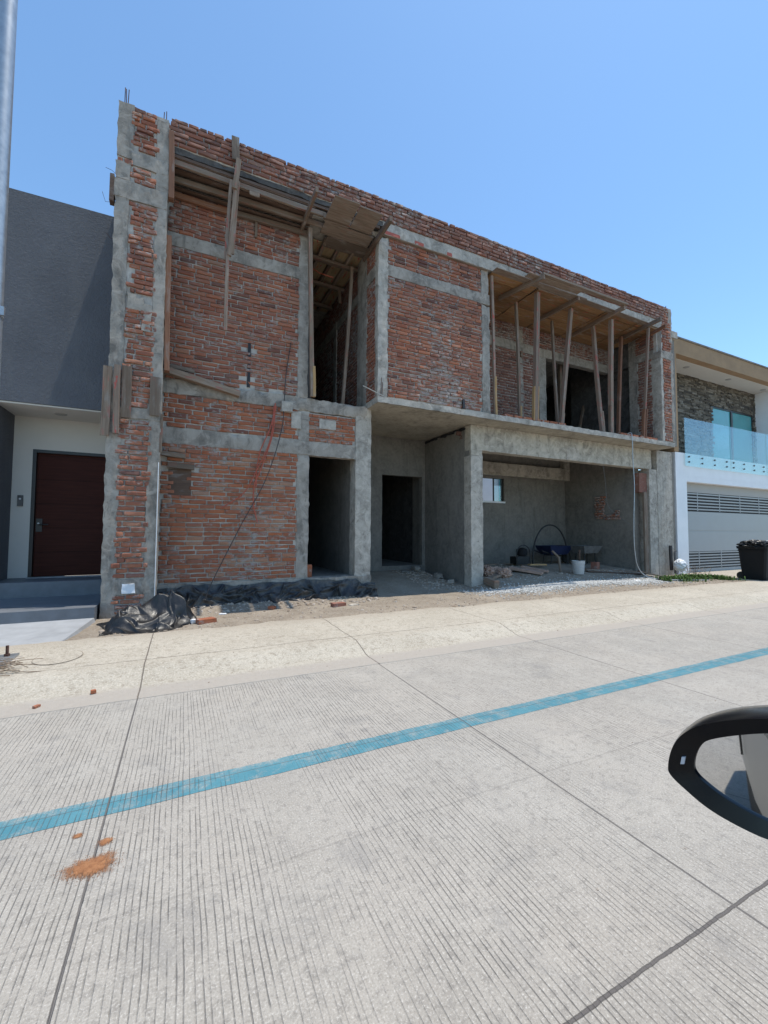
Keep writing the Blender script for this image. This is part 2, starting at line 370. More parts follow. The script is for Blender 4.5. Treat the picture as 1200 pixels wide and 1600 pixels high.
def m_road(name='road_concrete', line=False):
    t = NT(name); p = t.pos(); x, y, z = t.sep(p)
    n0 = t.noise(p, .8, 5, .6); n1 = t.noise(p, 3.5, 6, .65); n2 = t.noise(p, 26, 5, .7); n3 = t.noise(p, 130, 3, .7)
    # tined grooves running across the lane, uneven spacing, worn away in patches
    wob = t.math('MULTIPLY', t.math('SUBTRACT', t.noise(t.mp(p, (1, .35, 0)), 2.2, 3, .5), .5), .05)
    xx = t.math('ADD', x, wob)
    g = t.math('FRACT', t.math('MULTIPLY', xx, 1/.0235))
    idx = t.math('FLOOR', t.math('MULTIPLY', xx, 1/.0235))
    wn = t.n.nodes.new('ShaderNodeTexWhiteNoise'); wn.noise_dimensions = '1D'; t.L(idx, wn.inputs['W'])
    ctr = t.math('ADD', t.math('MULTIPLY', wn.outputs[0], .36), .32)
    dist = t.math('ABSOLUTE', t.math('SUBTRACT', g, ctr))
    gw = t.math('ADD', t.math('MULTIPLY', t.noise(t.mp(p, (20, 11, 1)), 1.6, 4, .7), .17), .015)
    gl = t.math('SUBTRACT', 1, t.math('DIVIDE', dist, gw)); gl = t.math('MINIMUM', t.math('MAXIMUM', t.math('MULTIPLY', gl, 1.5), 0), 1)
    cb = t.n.nodes.new('ShaderNodeCombineXYZ'); t.L(idx, cb.inputs[0]); t.L(y, cb.inputs[1])
    brk = t.ramp(t.noise(t.mp(cb.outputs[0], (.37, 5.5, 0)), 1.0, 6, .76), [(.37, 0), (.56, 1)])
    band = t.ramp(t.noise(t.mp(p, (1.15, .42, 0), (2.3, .7, 0)), 1.0, 4, .6, .3), [(.38, .10), (.56, 1)])
    gl = t.math('MULTIPLY', t.math('MULTIPLY', gl, brk), band)
    base = t.mix(t.ramp(n1, [(.3, 0), (.7, 1)]), (.325, .297, .257), (.41, .377, .328))
    base = t.mix(t.ramp(n0, [(.35, 0), (.7, .6)]), base, (.41, .362, .305))
    base = t.mix(t.ramp(n2, [(.35, .7), (.49, 0)]), base, (.235, .213, .187))
    tr_ = t.math('ABSOLUTE', t.math('SUBTRACT', t.math('ABSOLUTE', t.math('SUBTRACT', y, 1.55)), .78))
    tk = t.math('MULTIPLY', t.ramp(t.math('ADD', tr_, t.math('MULTIPLY', t.noise(t.mp(p, (.25, 1.5, 1)), 1.5, 4), .25)), [(.10, 1), (.34, 0)]), .30)
    base = t.mix(tk, base, (.27, .245, .215))
    base = t.mix(t.ramp(n3, [(.54, 0), (.70, .85)]), base, (.58, .54, .48))
    base = t.mix(t.ramp(n3, [(.34, .5), (.46, 0)]), base, (.22, .195, .165))
    st = t.ramp(t.noise(t.mp(p, (1, 1, 0), (4, 2, 0)), 2.9, 5, .7, .5), [(.55, 0), (.72, .5)])
    base = t.mix(st, base, (.23, .215, .20))
    v = t.vor(t.mp(p, (1, 1, 0)), 2.4).outputs[0]
    base = t.mix(t.ramp(v, [(.05, .55), (.085, 0)]), base, (.21, .195, .18))
    if line:
        wear = t.ramp(t.math('ADD', t.noise(p, 9, 5, .7), t.math('MULTIPLY', n3, .35)), [(.66, 0), (.94, .7)])
        yy = t.ramp(t.math('MULTIPLY', t.math('SUBTRACT', y, 2.3), 5), [(.55, 0), (.95, .5)])
        wear = t.math('MINIMUM', t.math('ADD', wear, t.math('MULTIPLY', yy, t.ramp(n2, [(.4, 0), (.6, 1)]))), 1)
        paint = t.mix(t.ramp(n1, [(.35, 0), (.7, 1)]), (.06, .205, .255), (.095, .255, .30))
        base = t.mix(wear, paint, base)
    # joints
    def jl(coord, at, wd):
        d = t.math('ABSOLUTE', t.math('SUBTRACT', t.math('ADD', coord, t.math('MULTIPLY', t.math('SUBTRACT', n2, .5), wd*.9)), at))
        return t.math('MINIMUM', t.math('MAXIMUM', t.math('MULTIPLY', t.math('SUBTRACT', wd, d), 2.2/wd), 0), 1)
    px_ = t.math('SUBTRACT', t.math('MULTIPLY', t.math('FRACT', t.math('DIVIDE', t.math('ADD', x, .29+1.03+20.6), 2.06)), 2.06), 1.03)
    j = t.math('MULTIPLY', jl(px_, 0, .0052), .9)
    j = t.math('MAXIMUM', j, jl(t.math('ADD', y, t.math('MULTIPLY', t.math('SUBTRACT', t.noise(p, 9, 4, .7), .5), .012)), .845, .0062))
    j2 = t.math('MULTIPLY', jl(y, 2.425, .003), .5)
    j = t.math('MAXIMUM', j, j2)
    crack = t.math('MULTIPLY', jl(t.math('ADD', y, t.math('MULTIPLY', t.math('SUBTRACT', n0, .5), .12)), 1.72, .007), .22)
    col = t.mix(t.math('MULTIPLY', gl, .70), base, (.155, .140, .125))
    col = t.mix(t.math('MAXIMUM', j, crack), col, (.13, .115, .105))
    h = t.math('SUBTRACT', t.math('ADD', t.math('MULTIPLY', n2, .55), t.math('MULTIPLY', n3, .5)), t.math('MULTIPLY', gl, .8))
    h = t.math('SUBTRACT', h, j)
    return t.done(col, .93, t.bump(h, .9, .006))
M['road'] = m_road(); M['line'] = m_road('worn_blue_paint', True)
def m_walk():
    t = NT('cream_sidewalk_concrete'); p = t.pos(); x, y, z = t.sep(p)
    n1 = t.noise(p, 1.3, 6, .6); n2 = t.noise(p, 17, 6, .72); n3 = t.noise(p, 70, 4, .7); v = t.vor(p, 24).outputs[0]
    col = t.mix(t.ramp(n1, [(.3, 0), (.7, 1)]), (.40, .352, .28), (.505, .452, .368))
    col = t.mix(t.ramp(n2, [(.36, .9), (.50, 0)]), col, (.31, .265, .205))
    col = t.mix(t.ramp(n3, [(.52, 0), (.66, .75)]), col, (.62, .565, .475))
    col = t.mix(t.ramp(n3, [(.34, .6), (.46, 0)]), col, (.27, .23, .18))
    lip = t.math('MINIMUM', t.math('MAXIMUM', t.math('MULTIPLY', t.math('SUBTRACT', t.math('ADD', 4.10, t.math('MULTIPLY', t.math('SUBTRACT', n1, .5), .16)), y), 14), 0), 1)
    col = t.mix(lip, col, t.mix(n2, (.36, .315, .265), (.44, .395, .34)))
    back = t.math('MINIMUM', t.math('MAXIMUM', t.math('MULTIPLY', t.math('SUBTRACT', t.math('ADD', y, t.math('MULTIPLY', n1, .6)), 5.62), 3.5), 0), 1)
    back = t.math('MULTIPLY', back, t.ramp(n2, [(.35, .2), (.6, 1)]))
    col = t.mix(t.math('MULTIPLY', back, .6), col, (.36, .30, .235))
    px_ = t.math('SUBTRACT', t.math('MULTIPLY', t.math('FRACT', t.math('DIVIDE', t.math('ADD', x, .29+1.03+20.6), 2.06)), 2.06), 1.03)
    px_ = t.math('ADD', px_, t.math('MULTIPLY', t.math('SUBTRACT', n2, .5), .016))
    j = t.math('MINIMUM', t.math('MAXIMUM', t.math('MULTIPLY', t.math('SUBTRACT', .0055, t.math('ABSOLUTE', px_)), 400), 0), 1)
    yd = t.math('ABSOLUTE', t.math('SUBTRACT', t.math('ADD', y, t.math('MULTIPLY', t.math('SUBTRACT', n1, .5), .12)), 4.57))
    g = t.math('MULTIPLY', t.math('MINIMUM', t.math('MAXIMUM', t.math('MULTIPLY', t.math('SUBTRACT', .006, yd), 400), 0), 1), t.ramp(t.noise(p, 2.3, 3), [(.36, .3), (.5, 1)]))
    j = t.math('MAXIMUM', j, g)
    col = t.mix(j, col, (.20, .165, .13))
    h = t.math('ADD', t.math('MULTIPLY', n2, 1.0), t.math('MULTIPLY', n3, .4)); h = t.math('SUBTRACT', h, j)
    return t.done(col, .95, t.bump(h, .9, .014))
M['walk'] = m_walk()
def m_glass(name, c, alpha=.35, rough=.03):
    t = NT(name); out = t.n.nodes['Material Output']
    tr = t.n.nodes.new('ShaderNodeBsdfTransparent'); tr.inputs[0].default_value = (*c, 1)
    gl = t.n.nodes.new('ShaderNodeBsdfGlossy'); gl.inputs['Roughness'].default_value = rough; gl.inputs['Color'].default_value = (.9, .95, 1, 1)
    fr = t.n.nodes.new('ShaderNodeFresnel'); fr.inputs[0].default_value = 1.5
    mx = t.n.nodes.new('ShaderNodeMixShader'); f = t.math('ADD', t.math('MULTIPLY', fr.outputs[0], .30), alpha)
    t.L(f, mx.inputs[0]); t.L(tr.outputs[0], mx.inputs[1]); t.L(gl.outputs[0], mx.inputs[2]); t.L(mx.outputs[0], out.inputs[0])
    return t.m
M['glass'] = m_glass('balustrade_glass', (.86, .925, .92), .03)
M['teal'] = m_plain('teal_window_glass', (.07, .30, .31), .08, .12, 1.2, 0, 0, Specular_IOR_Level=.8)
M['mirror'] = m_plain('silvered_mirror', (.62, .64, .66), .02, .0, 1, 0, 1)
M['mirror'].node_tree.nodes['Principled BSDF'].inputs['Roughness'].default_value = .015
for l in list(M['mirror'].node_tree.links):
    if l.to_socket.name == 'Roughness': M['mirror'].node_tree.links.remove(l)
M['carglass'] = m_plain('tinted_car_glass', (.01, .012, .014), .06, 0, 1)
def m_stone():
    t = NT('stacked_stone'); r, g, b = t.tint(); n = t.noise(t.pos(), 25, 4, .7)
    col = t.ramp(r, [(0, (.05, .042, .034)), (.4, (.115, .092, .066)), (.7, (.17, .138, .10)), (1, (.27, .235, .19))])
    return t.done(t.mix(t.ramp(n, [(.35, .5), (.65, 0)]), col, (.05, .04, .03)), .92, t.bump(n, .7, .01))
M['stone'] = m_stone()
M['red_soffit'] = m_wood('painted_soffit_board', (.42, .29, .15), (.52, .38, .22), .9)

# ------------------------------------------------------------------ ground & road
GX0, GX1 = -60, 90
mb = MB(); mb.add([(-400, -400, -.012), (400, -400, -.012), (400, 400, -.012), (-400, 400, -.012)], [(0, 1, 2, 3)])
struct(mb, 'ground', M['dirt'])
mb = MB(); mb.add([(GX0, -7.5, 0), (GX1, -7.5, 0), (GX1, 3.9, 0), (GX0, 3.9, 0)], [(0, 1, 2, 3)])
struct(mb, 'road', M['road'])
mb = MB()
prev = None; P = []; n = 300
for i in range(n+1):
    x = -8+38*i/n
    P.append((x, 2.332+.008*noise.noise(Vector((x*3, 0, 0))), .0015)); P.append((x, 2.478+.007*noise.noise(Vector((x*4, 9, 0))), .0015))
mb.add(P, [(2*i, 2*i+2, 2*i+3, 2*i+1) for i in range(n)])
o = struct(mb, 'road_marking', M['line'], None, 'worn blue painted line along the concrete road')
def walk_z(y):
    if y < 4.04: return .004+.002*(4.04-y)/.24
    return .003+.092*sm(4.03, 4.46, y)+.006*sm(4.6, 5.6, y)
mb = MB()
def wf(u, v):
    x = GX0 if u == 0 else GX1 if u == 1 else -4+22*(u-.02)/.96
    y = 3.79+(5.68-3.79)*max(0, v-.015)/.985 if v > .01 else 3.79
    if v > .98: y += .10*noise.noise(Vector((x*1.3, 0, 4)))+.05*noise.noise(Vector((x*6, 0, 4)))
    if v < .03: y += .012*noise.noise(Vector((x*3, 2, 4)))
    return Vector((x, y, (walk_z(y)+(.004*noise.noise(Vector((x*2, y*2, 0)))+.006*noise.noise(Vector((x*.7, y*5, 3))))*sm(3.95, 4.3, y)) if v > .01 else -.008))
mb.grid(260, 52, wf)
struct(mb, 'sidewalk', M['walk'], 60)

def gz(x, y):
    """dirt surface between sidewalk and houses"""
    b = .088+.018*noise.noise(Vector((x*1.3, y*1.3, 3)))+.008*noise.noise(Vector((x*5, y*5, 8)))+.004*noise.noise(Vector((x*14, y*14, 8)))
    if x > 5.3: b += .21*sm(6.75, 8.1, y)*sm(5.3, 6.2, x)*(1-sm(11.4, 12.2, x)) + .07*sm(7.9, 9, y)*sm(5.3, 6.2, x)*(1-sm(11.4, 12.2, x))
    b += .26*sm(7.1, 9.2, y)*sm(3.1, 3.5, x)*(1-sm(5.3, 5.7, x))
    b += .05*sm(6.75, 7.3, y)*sm(-.5, 0, x)*(1-sm(3.0, 3.4, x))
    b += .055*math.exp(-((x-8.0)/2.6)**2-((y-6.75)/.33)**2)
    return b
mb = MB()
mb.grid(330, 90, lambda u, v: (lambda x, y: Vector((x, y, gz(x, y)-.03*(1-sm(5.5, 5.75, y)))))(-1.25+14.6*u, 5.5+4.6*v))
struct(mb, 'dirt_ground', M['dirt'], 60)
mb = MB(); mb.box(13.3, 60, 5.6, 7.62, -.005, .105); struct(mb, 'driveway', M['walk'])

# loose stones: one scatter object each
ICO = [(0, 0, 1), (.89, 0, .45), (.28, .85, .45), (-.72, .53, .45), (-.72, -.53, .45), (.28, -.85, .45), (.72, .53, -.45), (-.28, .85, -.45), (-.89, 0, -.45), (-.28, -.85, -.45), (.72, -.53, -.45), (0, 0, -1)]
ICF = [(0, 1, 2), (0, 2, 3), (0, 3, 4), (0, 4, 5), (0, 5, 1), (1, 6, 2), (2, 7, 3), (3, 8, 4), (4, 9, 5), (5, 10, 1), (2, 6, 7), (3, 7, 8), (4, 8, 9), (5, 9, 10), (1, 10, 6), (11, 7, 6), (11, 8, 7), (11, 9, 8), (11, 10, 9), (11, 6, 10)]
def pebble(mb, x, y, z, r, flat=.7):
    rz = U_(0, 6.28); c, s = math.cos(rz), math.sin(rz); ax, ay, az = U_(.7, 1.4), U_(.6, 1.1), U_(.5, .9)*flat/.7
    vs = []
    for a in ICO:
        k = U_(.8, 1.2); X, Y, Z = a[0]*ax*k, a[1]*ay*k, a[2]*az*k
        vs.append((x+r*(X*c-Y*s), y+r*(X*s+Y*c), z+r*Z))
    mb.add(vs, ICF, (R_(), R_(), R_()))
mb = MB()
cnt = 0
while cnt < 8500:
    x = U_(5.0, 11.6); y = random.gauss(6.78, .40)
    if y < 6.0 or y > 8.3: continue
    den = math.exp(-((y-(6.72+.12*math.sin(x*1.7)))/.27)**2)*sm(5.0, 6.6, x)*(1-.7*sm(10.6, 11.6, x))
    if R_() > den+.05: continue
    if x < 5.75 and y > 7.3: continue
    pebble(mb, x, y, gz(x, y)+U_(0, .012), U_(.007, .020)); cnt += 1
for _ in range(260):
    a = U_(0, 6.28); r = abs(random.gauss(0, .2)); x = 5.5+r*1.4*math.cos(a); y = 6.62+r*.6*math.sin(a); pebble(mb, x, y, gz(x, y)+.004, U_(.005, .014))
g_ = mb.build('gravel', M['gravel']); tag(g_, 'pale crushed stone spilled across the garage mouth', 'gravel', kind='stuff')
mb = MB()
for _ in range(4200):
    x = U_(-.9, 13.2); y = 5.62+abs(random.gauss(0, .75))
    if x < 3.2 and y > 7.0: continue
    if y > 9.2: continue
    r = min(.034, .003+random.expovariate(1/.0052)); pebble(mb, x, y, gz(x, y), r)
for _ in range(900):      # along the wall foot and in the entry
    x = U_(-.3, 3.2) if R_() < .5 else U_(4.6, 5.6); y = U_(6.75, 7.2) if x < 3.3 else U_(7.4, 9.2)
    pebble(mb, x, y, gz(x, y), U_(.008, .035))
for _ in range(750):
    x = 5.95+abs(random.gauss(0, 1.5)); y = U_(7.5, 9.8); pebble(mb, x, y, gz(x, y), U_(.008, .022)+(.03*R_() if R_() < .12 else 0))
for _ in range(260):
    x = U_(9.8, 11.5); y = 7.9-.25*(x-9.8)+random.gauss(0, .14); pebble(mb, x, y, gz(x, y), U_(.008, .035))
for _ in range(70):
    x = U_(-1.3, 12); y = U_(3.75, 5.5); pebble(mb, x, y, walk_z(y), U_(.003, .009))
for _ in range(40):
    x = U_(-1, 9); y = U_(1.0, 3.7); pebble(mb, x, y, 0, U_(.002, .006))
g_ = mb.build('rubble', M['rubble']); tag(g_, 'small stones and crumbs of brick strewn over the dirt', 'rubble', kind='stuff')

# ------------------------------------------------------------------ brickwork
FRONT = lambda Y: (lambda u, v, d: (u, Y-d, v))            # faces the street
SIDE = lambda X: (lambda u, v, d: (X-d, u, v))             # faces -X, u runs into the house
def bricks(mb, u0, u1, v0, v1, fr, seed=0, course=.0735, L=.235, jit=.02, out=(.002, .016), hotv=None, skip=None, rough=1.0):
    rs = random.Random(seed*977+int(u0*100)+int(v0*1000))
    nrow = max(1, int(round((v1-v0)/course))); ch = (v1-v0)/nrow
    for r in range(nrow):
        zb = v0+r*ch; bh = ch-rs.uniform(.013, .021)
        u = u0-rs.uniform(0, .5)*L if r % 2 else u0-rs.uniform(.45, .95)*L
        while u < u1:
            l = L*rs.uniform(.9, 1.12); a = max(u, u0+rs.uniform(-jit, jit)); b = min(u+l, u1+rs.uniform(-jit, jit)); u += l+rs.uniform(.010, .022)
            if b-a < .045: continue
            if skip and skip((a+b)/2, zb+bh/2): continue
            d = rs.uniform(*out)+.004*noise.noise(Vector((a*2, zb*2, seed)))
            wob = lambda q: .008*noise.noise(Vector((q*1.1, zb*.9, seed*3.1)))+.004*noise.noise(Vector((q*5, zb*7, 1)))
            tl = rs.uniform(-.0035, .0035); zc = zb+ch/2+rs.uniform(-.0025, .0025); h2 = bh/2+rs.uniform(-.003, .003)
            US = [a, a+.012, a+(b-a)*.36, a+(b-a)*.68, b-.012, b]; VS = [-1, -.72, .72, 1]
            vs = []
            for j, vv in enumerate(VS):
                for i, uu in enumerate(US):
                    ed = (i in (0, 5)) or (j in (0, 3)); dd = d-(.009 if ed else 0)+rs.uniform(-.0022, .0022)*rough
                    if ed and (i in (0, 5)) and (j in (0, 3)): dd -= rs.uniform(0, .006); 
                    z = zc+vv*h2+wob(uu)+tl*((uu-a)/(b-a)*2-1)+rs.uniform(-.0025, .0025)*rough
                    vs.append(fr(uu+(rs.uniform(-.003, .003)), z, dd))
            bi = len(vs); ring = [0, 1, 2, 3, 4, 5, 11, 17, 23, 22, 21, 20, 19, 18, 12, 6]
            for q in ring:
                i, j = q % 6, q//6; vs.append(fr(US[i], zc+VS[j]*h2+wob(US[i]), -.03))
            fs = [(j*6+i, j*6+i+1, (j+1)*6+i+1, (j+1)*6+i) for j in range(3) for i in range(5)]
            for k in range(16):
                k2 = (k+1) % 16; fs.append((ring[k2], ring[k], bi+k, bi+k2))
            tr = rs.random()
            if hotv: tr = min(1, max(0, tr+hotv))
            mb.add(vs, fs, (tr, rs.random()**3, rs.random()))
H = thing('unfinished_house', 'unfinished two-storey red brick house with grey concrete frame and no windows', 'house', (5.6, 7.4, .1))
def wallpart(name, back, brk, matb='brick', parent=None):
    """brick wall = rough mortar backing with bricks as one part"""
    o = back.build(name, M['mortar'], parent or H, 40)
    for q in (brk.l if isinstance(brk, BRS) else [brk]): q.build('brickwork', M[matb], o, 38)
    return o
W, F = 7.4, 6.9

# --- left pier (front fin)
bk = MB(); bk.rough(-.995, -.35, F+.018, F+.24, .05, 7.56, .08, .005)
br = BRS()
def psk(u, v): return False
for k, (a, b, z0, z1) in enumerate([(-.86, -.49, .14, .40), (-.865, -.48, .63, 2.90), (-.84, -.48, 3.08, 3.62), (-.81, -.46, 3.62, 4.75), (-.80, -.49, 4.75, 6.12), (-.80, -.49, 6.39, 6.64), (-.81, -.5, 6.9, 7.56)]):
    bricks(br(), a, b, z0, z1, FRONT(F), 3+k, jit=.035, out=(.002, .022), rough=1.6, skip=(lambda u, v: 4.55 < v < 4.72 and R_() < .8) if k == 3 else None)
# the brick field above the upper band continues left
bricks(br(), -.98, -.80, 6.64, 6.72, FRONT(F), 31, jit=.02)
wallpart('pier_wall', bk, br, 'brick')
c = MB(); c.rough(-1.01, -.83, F-.006, F+.22, .05, 6.13, .07, .009, 1.0); c.rough(-1.01, -.825, F-.004, F+.2, 6.4, 6.66, .06, .008); c.rough(-1.005, -.80, F-.004, F+.2, 6.74, 7.57, .06, .008)
c.build('concrete_column', M['conc'], H, 50)
c = MB(); c.rough(-.50, -.335, F-.006, F+.22, .05, 6.13, .07, .010, 1.0); c.rough(-.50, -.33, F-.006, F+.2, 6.38, 7.50, .07, .009)
c.build('concrete_column', M['conc'], H, 50)
for k, (z0, z1, y) in enumerate([(6.12, 6.39, F-.012), (2.91, 3.07, F-.008), (.41, .62, F-.006), (6.655, 6.88, F-.009)]):
    c = MB(); c.rough(-1.025 if k == 0 else -.99 if k != 3 else -.82, -.34, y, F+.2, z0, z1, .06, .008); c.build('concrete_beam', M['conc'], H, 50)
c = MB(); c.rough(-.815, -.60, F-.022, F+.1, 4.5, 4.72, .05, .012); c.rough(-.62, -.5, F-.018, F+.1, 4.2, 4.62, .05, .012); c.build('cement_patch', M['conc'], H, 60)
c = MB(); c.rough(-.76, -.60, F-.020, F-.002, .42, .56, .03, .01); c.build('paint_splash', M['white'], H, 60)
# side wall of the house running back
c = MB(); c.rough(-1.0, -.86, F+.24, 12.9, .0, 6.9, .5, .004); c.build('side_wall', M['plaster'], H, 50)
# thin white rod: the pier's sunlit corner edge as painted light
c = MB(); c.tube([(-.352, F-.012, .35), (-.352, F-.012, 2.3)], .007, 6); c.build('sunlit_edge', M['lamp_w'], H, 60)

# --- ground floor left wall
bk = MB(); bk.rough(-.36, 2.03, W+.016, W+.16, .40, 3.50, .09, .005); bk.rough(2.0, 2.95, W+.017, W+.16, 2.94, 3.48, .09, .005)
br = BRS()
hole = lambda u, v: (-.24 < u < .10 and 1.86 < v < 2.30)
bricks(br(), -.335, 1.80, .48, 2.70, FRONT(W), 11, skip=hole, hotv=.12, jit=.03)
bricks(br(), -.335, 1.80, 2.96, 3.50, FRONT(W), 12, jit=.03, hotv=-.05)
bricks(br(), 2.03, 2.92, 2.95, 3.47, FRONT(W), 13, jit=.015, hotv=.08)
wallpart('ground_floor_wall', bk, br, 'brick_o')
c = MB(); c.box(-.235, .095, W+.002, W+.018, 1.86, 2.29, .004); c.build('niche_shade', M['wood_d'], H)  # flat dark panel: painted shade for the depth of the wall hole
c = MB(); c.rough(-.36, 3.26, W-.03, W+.3, .05, .47, .07, .014); c.build('plinth', M['conc'], H, 60)
c = MB(); c.rough(1.80, 2.03, W-.006, W+.2, .46, 2.70, .07, .011, 1.2); c.rough(1.82, 2.02, W-.004, W+.2, 2.95, 3.47, .07, .009); c.build('concrete_column', M['conc'], H, 50)
c = MB(); c.rough(2.93, 3.255, W-.012, W+.28, .12, 3.70, .07, .007); c.build('concrete_column', M['conc_lt'], H, 50)
c = MB(); c.rough(-.36, 2.93, W-.008, W+.16, 2.685, 2.95, .06, .008, 1.2); c.build('concrete_beam', M['conc'], H, 50)
c = MB(); c.rough(-.36, 3.17, W-.018, W+.16, 3.49, 3.73, .06, .014, 1.4); c.build('concrete_beam', M['conc'], H, 50)

# --- upper left wall
bk = MB(); bk.rough(-.36, 1.97, W+.016, W+.16, 3.70, 6.96, .09, .005)
br = BRS()
slot = lambda u, v: (.91 < u < .985 and 3.73 < v < 4.62) or (1.36 < u < 1.42 and 3.73 < v < 3.88) or (.985 < u < 1.06 and 6.45 < v < 6.76)
bricks(br(), -.335, 1.80, 3.74, 5.92, FRONT(W), 21, skip=slot, jit=.02)
bricks(br(), -.335, 1.80, 6.15, 6.93, FRONT(W), 22, skip=slot, jit=.02, hotv=-.1)
wallpart('upper_wall', bk, br, 'brick')
c = MB(); c.box(.925, .975, W-.004, W+.014, 3.78, 4.6, .004); c.build('chase_shade', M['gar_d'], H)  # black strip: painted shade filling the slot between the bricks
c = MB(); c.rough(1.79, 1.985, W-.006, W+.2, 3.72, 6.93, .07, .008, 1.0); c.build('concrete_column', M['conc'], H, 50)
c = MB(); c.rough(-.36, 1.80, W-.008, W+.16, 5.92, 6.15, .06, .007, 1.2); c.build('concrete_beam', M['conc'], H, 50)

# --- slabs
c = MB(); c.rough(3.165, 12.29, F, W+.3, 3.692, 3.815, .09, .006, 1.2, cx=.07, cy=.06, cz=.06); c.build('floor_slab', M['conc_lt'], H, 50)
c = MB(); c.box(3.19, 12.9, W+.29, 12.88, 3.695, 3.81); c.box(-.86, 3.18, W+.16, 12.9, 3.50, 3.745); c.build('floor_slab', M['soffit'], H)
c = MB()
c.add([(3.175, F+.015, 3.6875), (12.28, F+.015, 3.6875), (12.28, 10.0, 3.6875), (3.175, 10.0, 3.6875)], [(0, 3, 2, 1)]); c.build('slab_soffit', M['soffit'], H)
c = MB(); c.rough(-.33, 3.26, F+.012, F+.2, 7.08, 7.175, .08, .012, 1.2, cx=.07); c.build('slab_edge', M['conc_shade'], H, 50)
c = MB(); c.rough(3.26, 12.1, F+.004, F+.2, 6.96, 7.175, .08, .007, 1.2, cx=.07); c.box(-1, 12.9, F+.2, 12.9, 6.98, 7.17); c.build('roof_slab', M['conc_lt'], H, 50)
c = MB(); c.rough(3.28, 7.2, F-.004, F+.012, 6.93, 7.15, .07, .005); c.build('slab_edge', M['conc_lt'], H, 50)
for k, (x0, x1) in enumerate([(3.30, 3.62), (3.95, 4.15), (4.7, 4.82)]):
    c = MB(); c.box(x0, x1, F-.008, F-.003, 6.935, 7.0, .003); c.build('orange_paint_mark', M['cable_r'], H)
# parapet
bk = MB(); bk.rough(-.33, 12.1, F+.02, F+.14, 7.17, 7.555, .1, .006, 1)
br = MB(); bricks(br, -.335, 11.9, 7.18, 7.555, FRONT(F), 41, jit=.02, out=(.006, .026), L=.25, rough=1.8)
# uneven top course with open joints
x = -.32
while x < 12.0:
    l = U_(.22, .27); z = 7.553+.006*noise.noise(Vector((x, 0, 0)))
    bricks(br, x, min(x+l, 12.05), z, z+.068, FRONT(F), int(x*50), jit=.002, out=(.004, .02), L=.5, rough=1.5)
    br.box(x+.006, x+l-.006, F+.02, F+.13, z+.004, z+.055, .004, (R_(), .2, .2)); x += l+U_(.003, .012)
wallpart('parapet', bk, br, 'brick_d')

# --- box room (upper middle)
BY = F+.055
bk = MB(); bk.rough(3.35, 5.66, BY+.016, BY+.15, 3.80, 6.96, .09, .005); bk.rough(3.205, 3.3, BY+.1, 7.55, 3.80, 6.96, .09, .004)
br = BRS()
bricks(br(), 3.40, 5.62, 3.84, 6.18, FRONT(BY), 51, jit=.02, hotv=-.04)
bricks(br(), 3.40, 5.60, 6.41, 6.93, FRONT(BY), 52, jit=.02, hotv=-.12)
bricks(br(), BY+.14, 7.50, 3.84, 6.16, SIDE(3.19), 53, jit=.006, out=(.001, .006), L=.2)
bricks(br(), BY+.14, 7.50, 6.42, 6.93, SIDE(3.19), 54, jit=.006, out=(.001, .006), L=.2)
wallpart('box_room_wall', bk, br, 'brick')
c = MB(); c.rough(3.185, 3.395, BY-.008, BY+.145, 3.80, 6.93, .06, .012, 1.2); c.build('concrete_column', M['conc_lt'], H, 50)
c = MB(); c.rough(5.62, 5.835, BY-.006, BY+.2, 3.80, 6.16, .06, .011, 1.2); c.rough(5.60, 5.80, BY-.006, BY+.2, 6.2, 6.93, .06, .010); c.build('concrete_column', M['conc'], H, 50)
c = MB(); c.rough(3.18, 3.42, 7.50, 7.97, 3.77, 6.93, .08, .004); c.build('concrete_column', M['conc'], H, 50)
c = MB(); c.rough(3.39, 5.83, BY-.009, BY+.15, 6.18, 6.405, .06, .006, 1.0); c.rough(3.182, 3.3, BY+.14, 7.52, 6.17, 6.41, .06, .004); c.build('concrete_beam', M['conc'], H, 50)
# deeper interior wall seen through the stair opening
bk = MB(); bk.rough(3.21, 3.3, 7.95, 12.8, 3.75, 6.96, .2, .004)
br = BRS(); bricks(br(), 7.98, 11.5, 3.80, 6.1, SIDE(3.2), 55, jit=.01); bricks(br(), 7.98, 11.5, 6.3, 6.93, SIDE(3.2), 56, jit=.01)
wallpart('interior_wall', bk, br, 'brick_d')
c = MB(); c.rough(3.17, 3.3, 9.3, 9.5, 3.75, 6.3, .1, .004); c.rough(3.18, 3.3, 7.97, 11.5, 6.11, 6.29, .15, .003); c.build('concrete_column', M['conc'], H, 50)
c = MB()
c.box(1.99, 2.1, W+.17, 12.8, 3.75, 6.95); c.box(-.86, 12.9, 12.75, 12.9, 0, 7.0) if False else None
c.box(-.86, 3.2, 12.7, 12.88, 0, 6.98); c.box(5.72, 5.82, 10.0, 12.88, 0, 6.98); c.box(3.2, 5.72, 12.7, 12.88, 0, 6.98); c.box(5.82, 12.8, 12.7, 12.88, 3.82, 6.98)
c.box(12.75, 12.9, W+.2, 12.8, 3.82, 6.98); c.box(8.9, 8.95, 8.62, 12.7, 3.82, 6.98); c.build('partition_walls', M['conc_shade'], H)

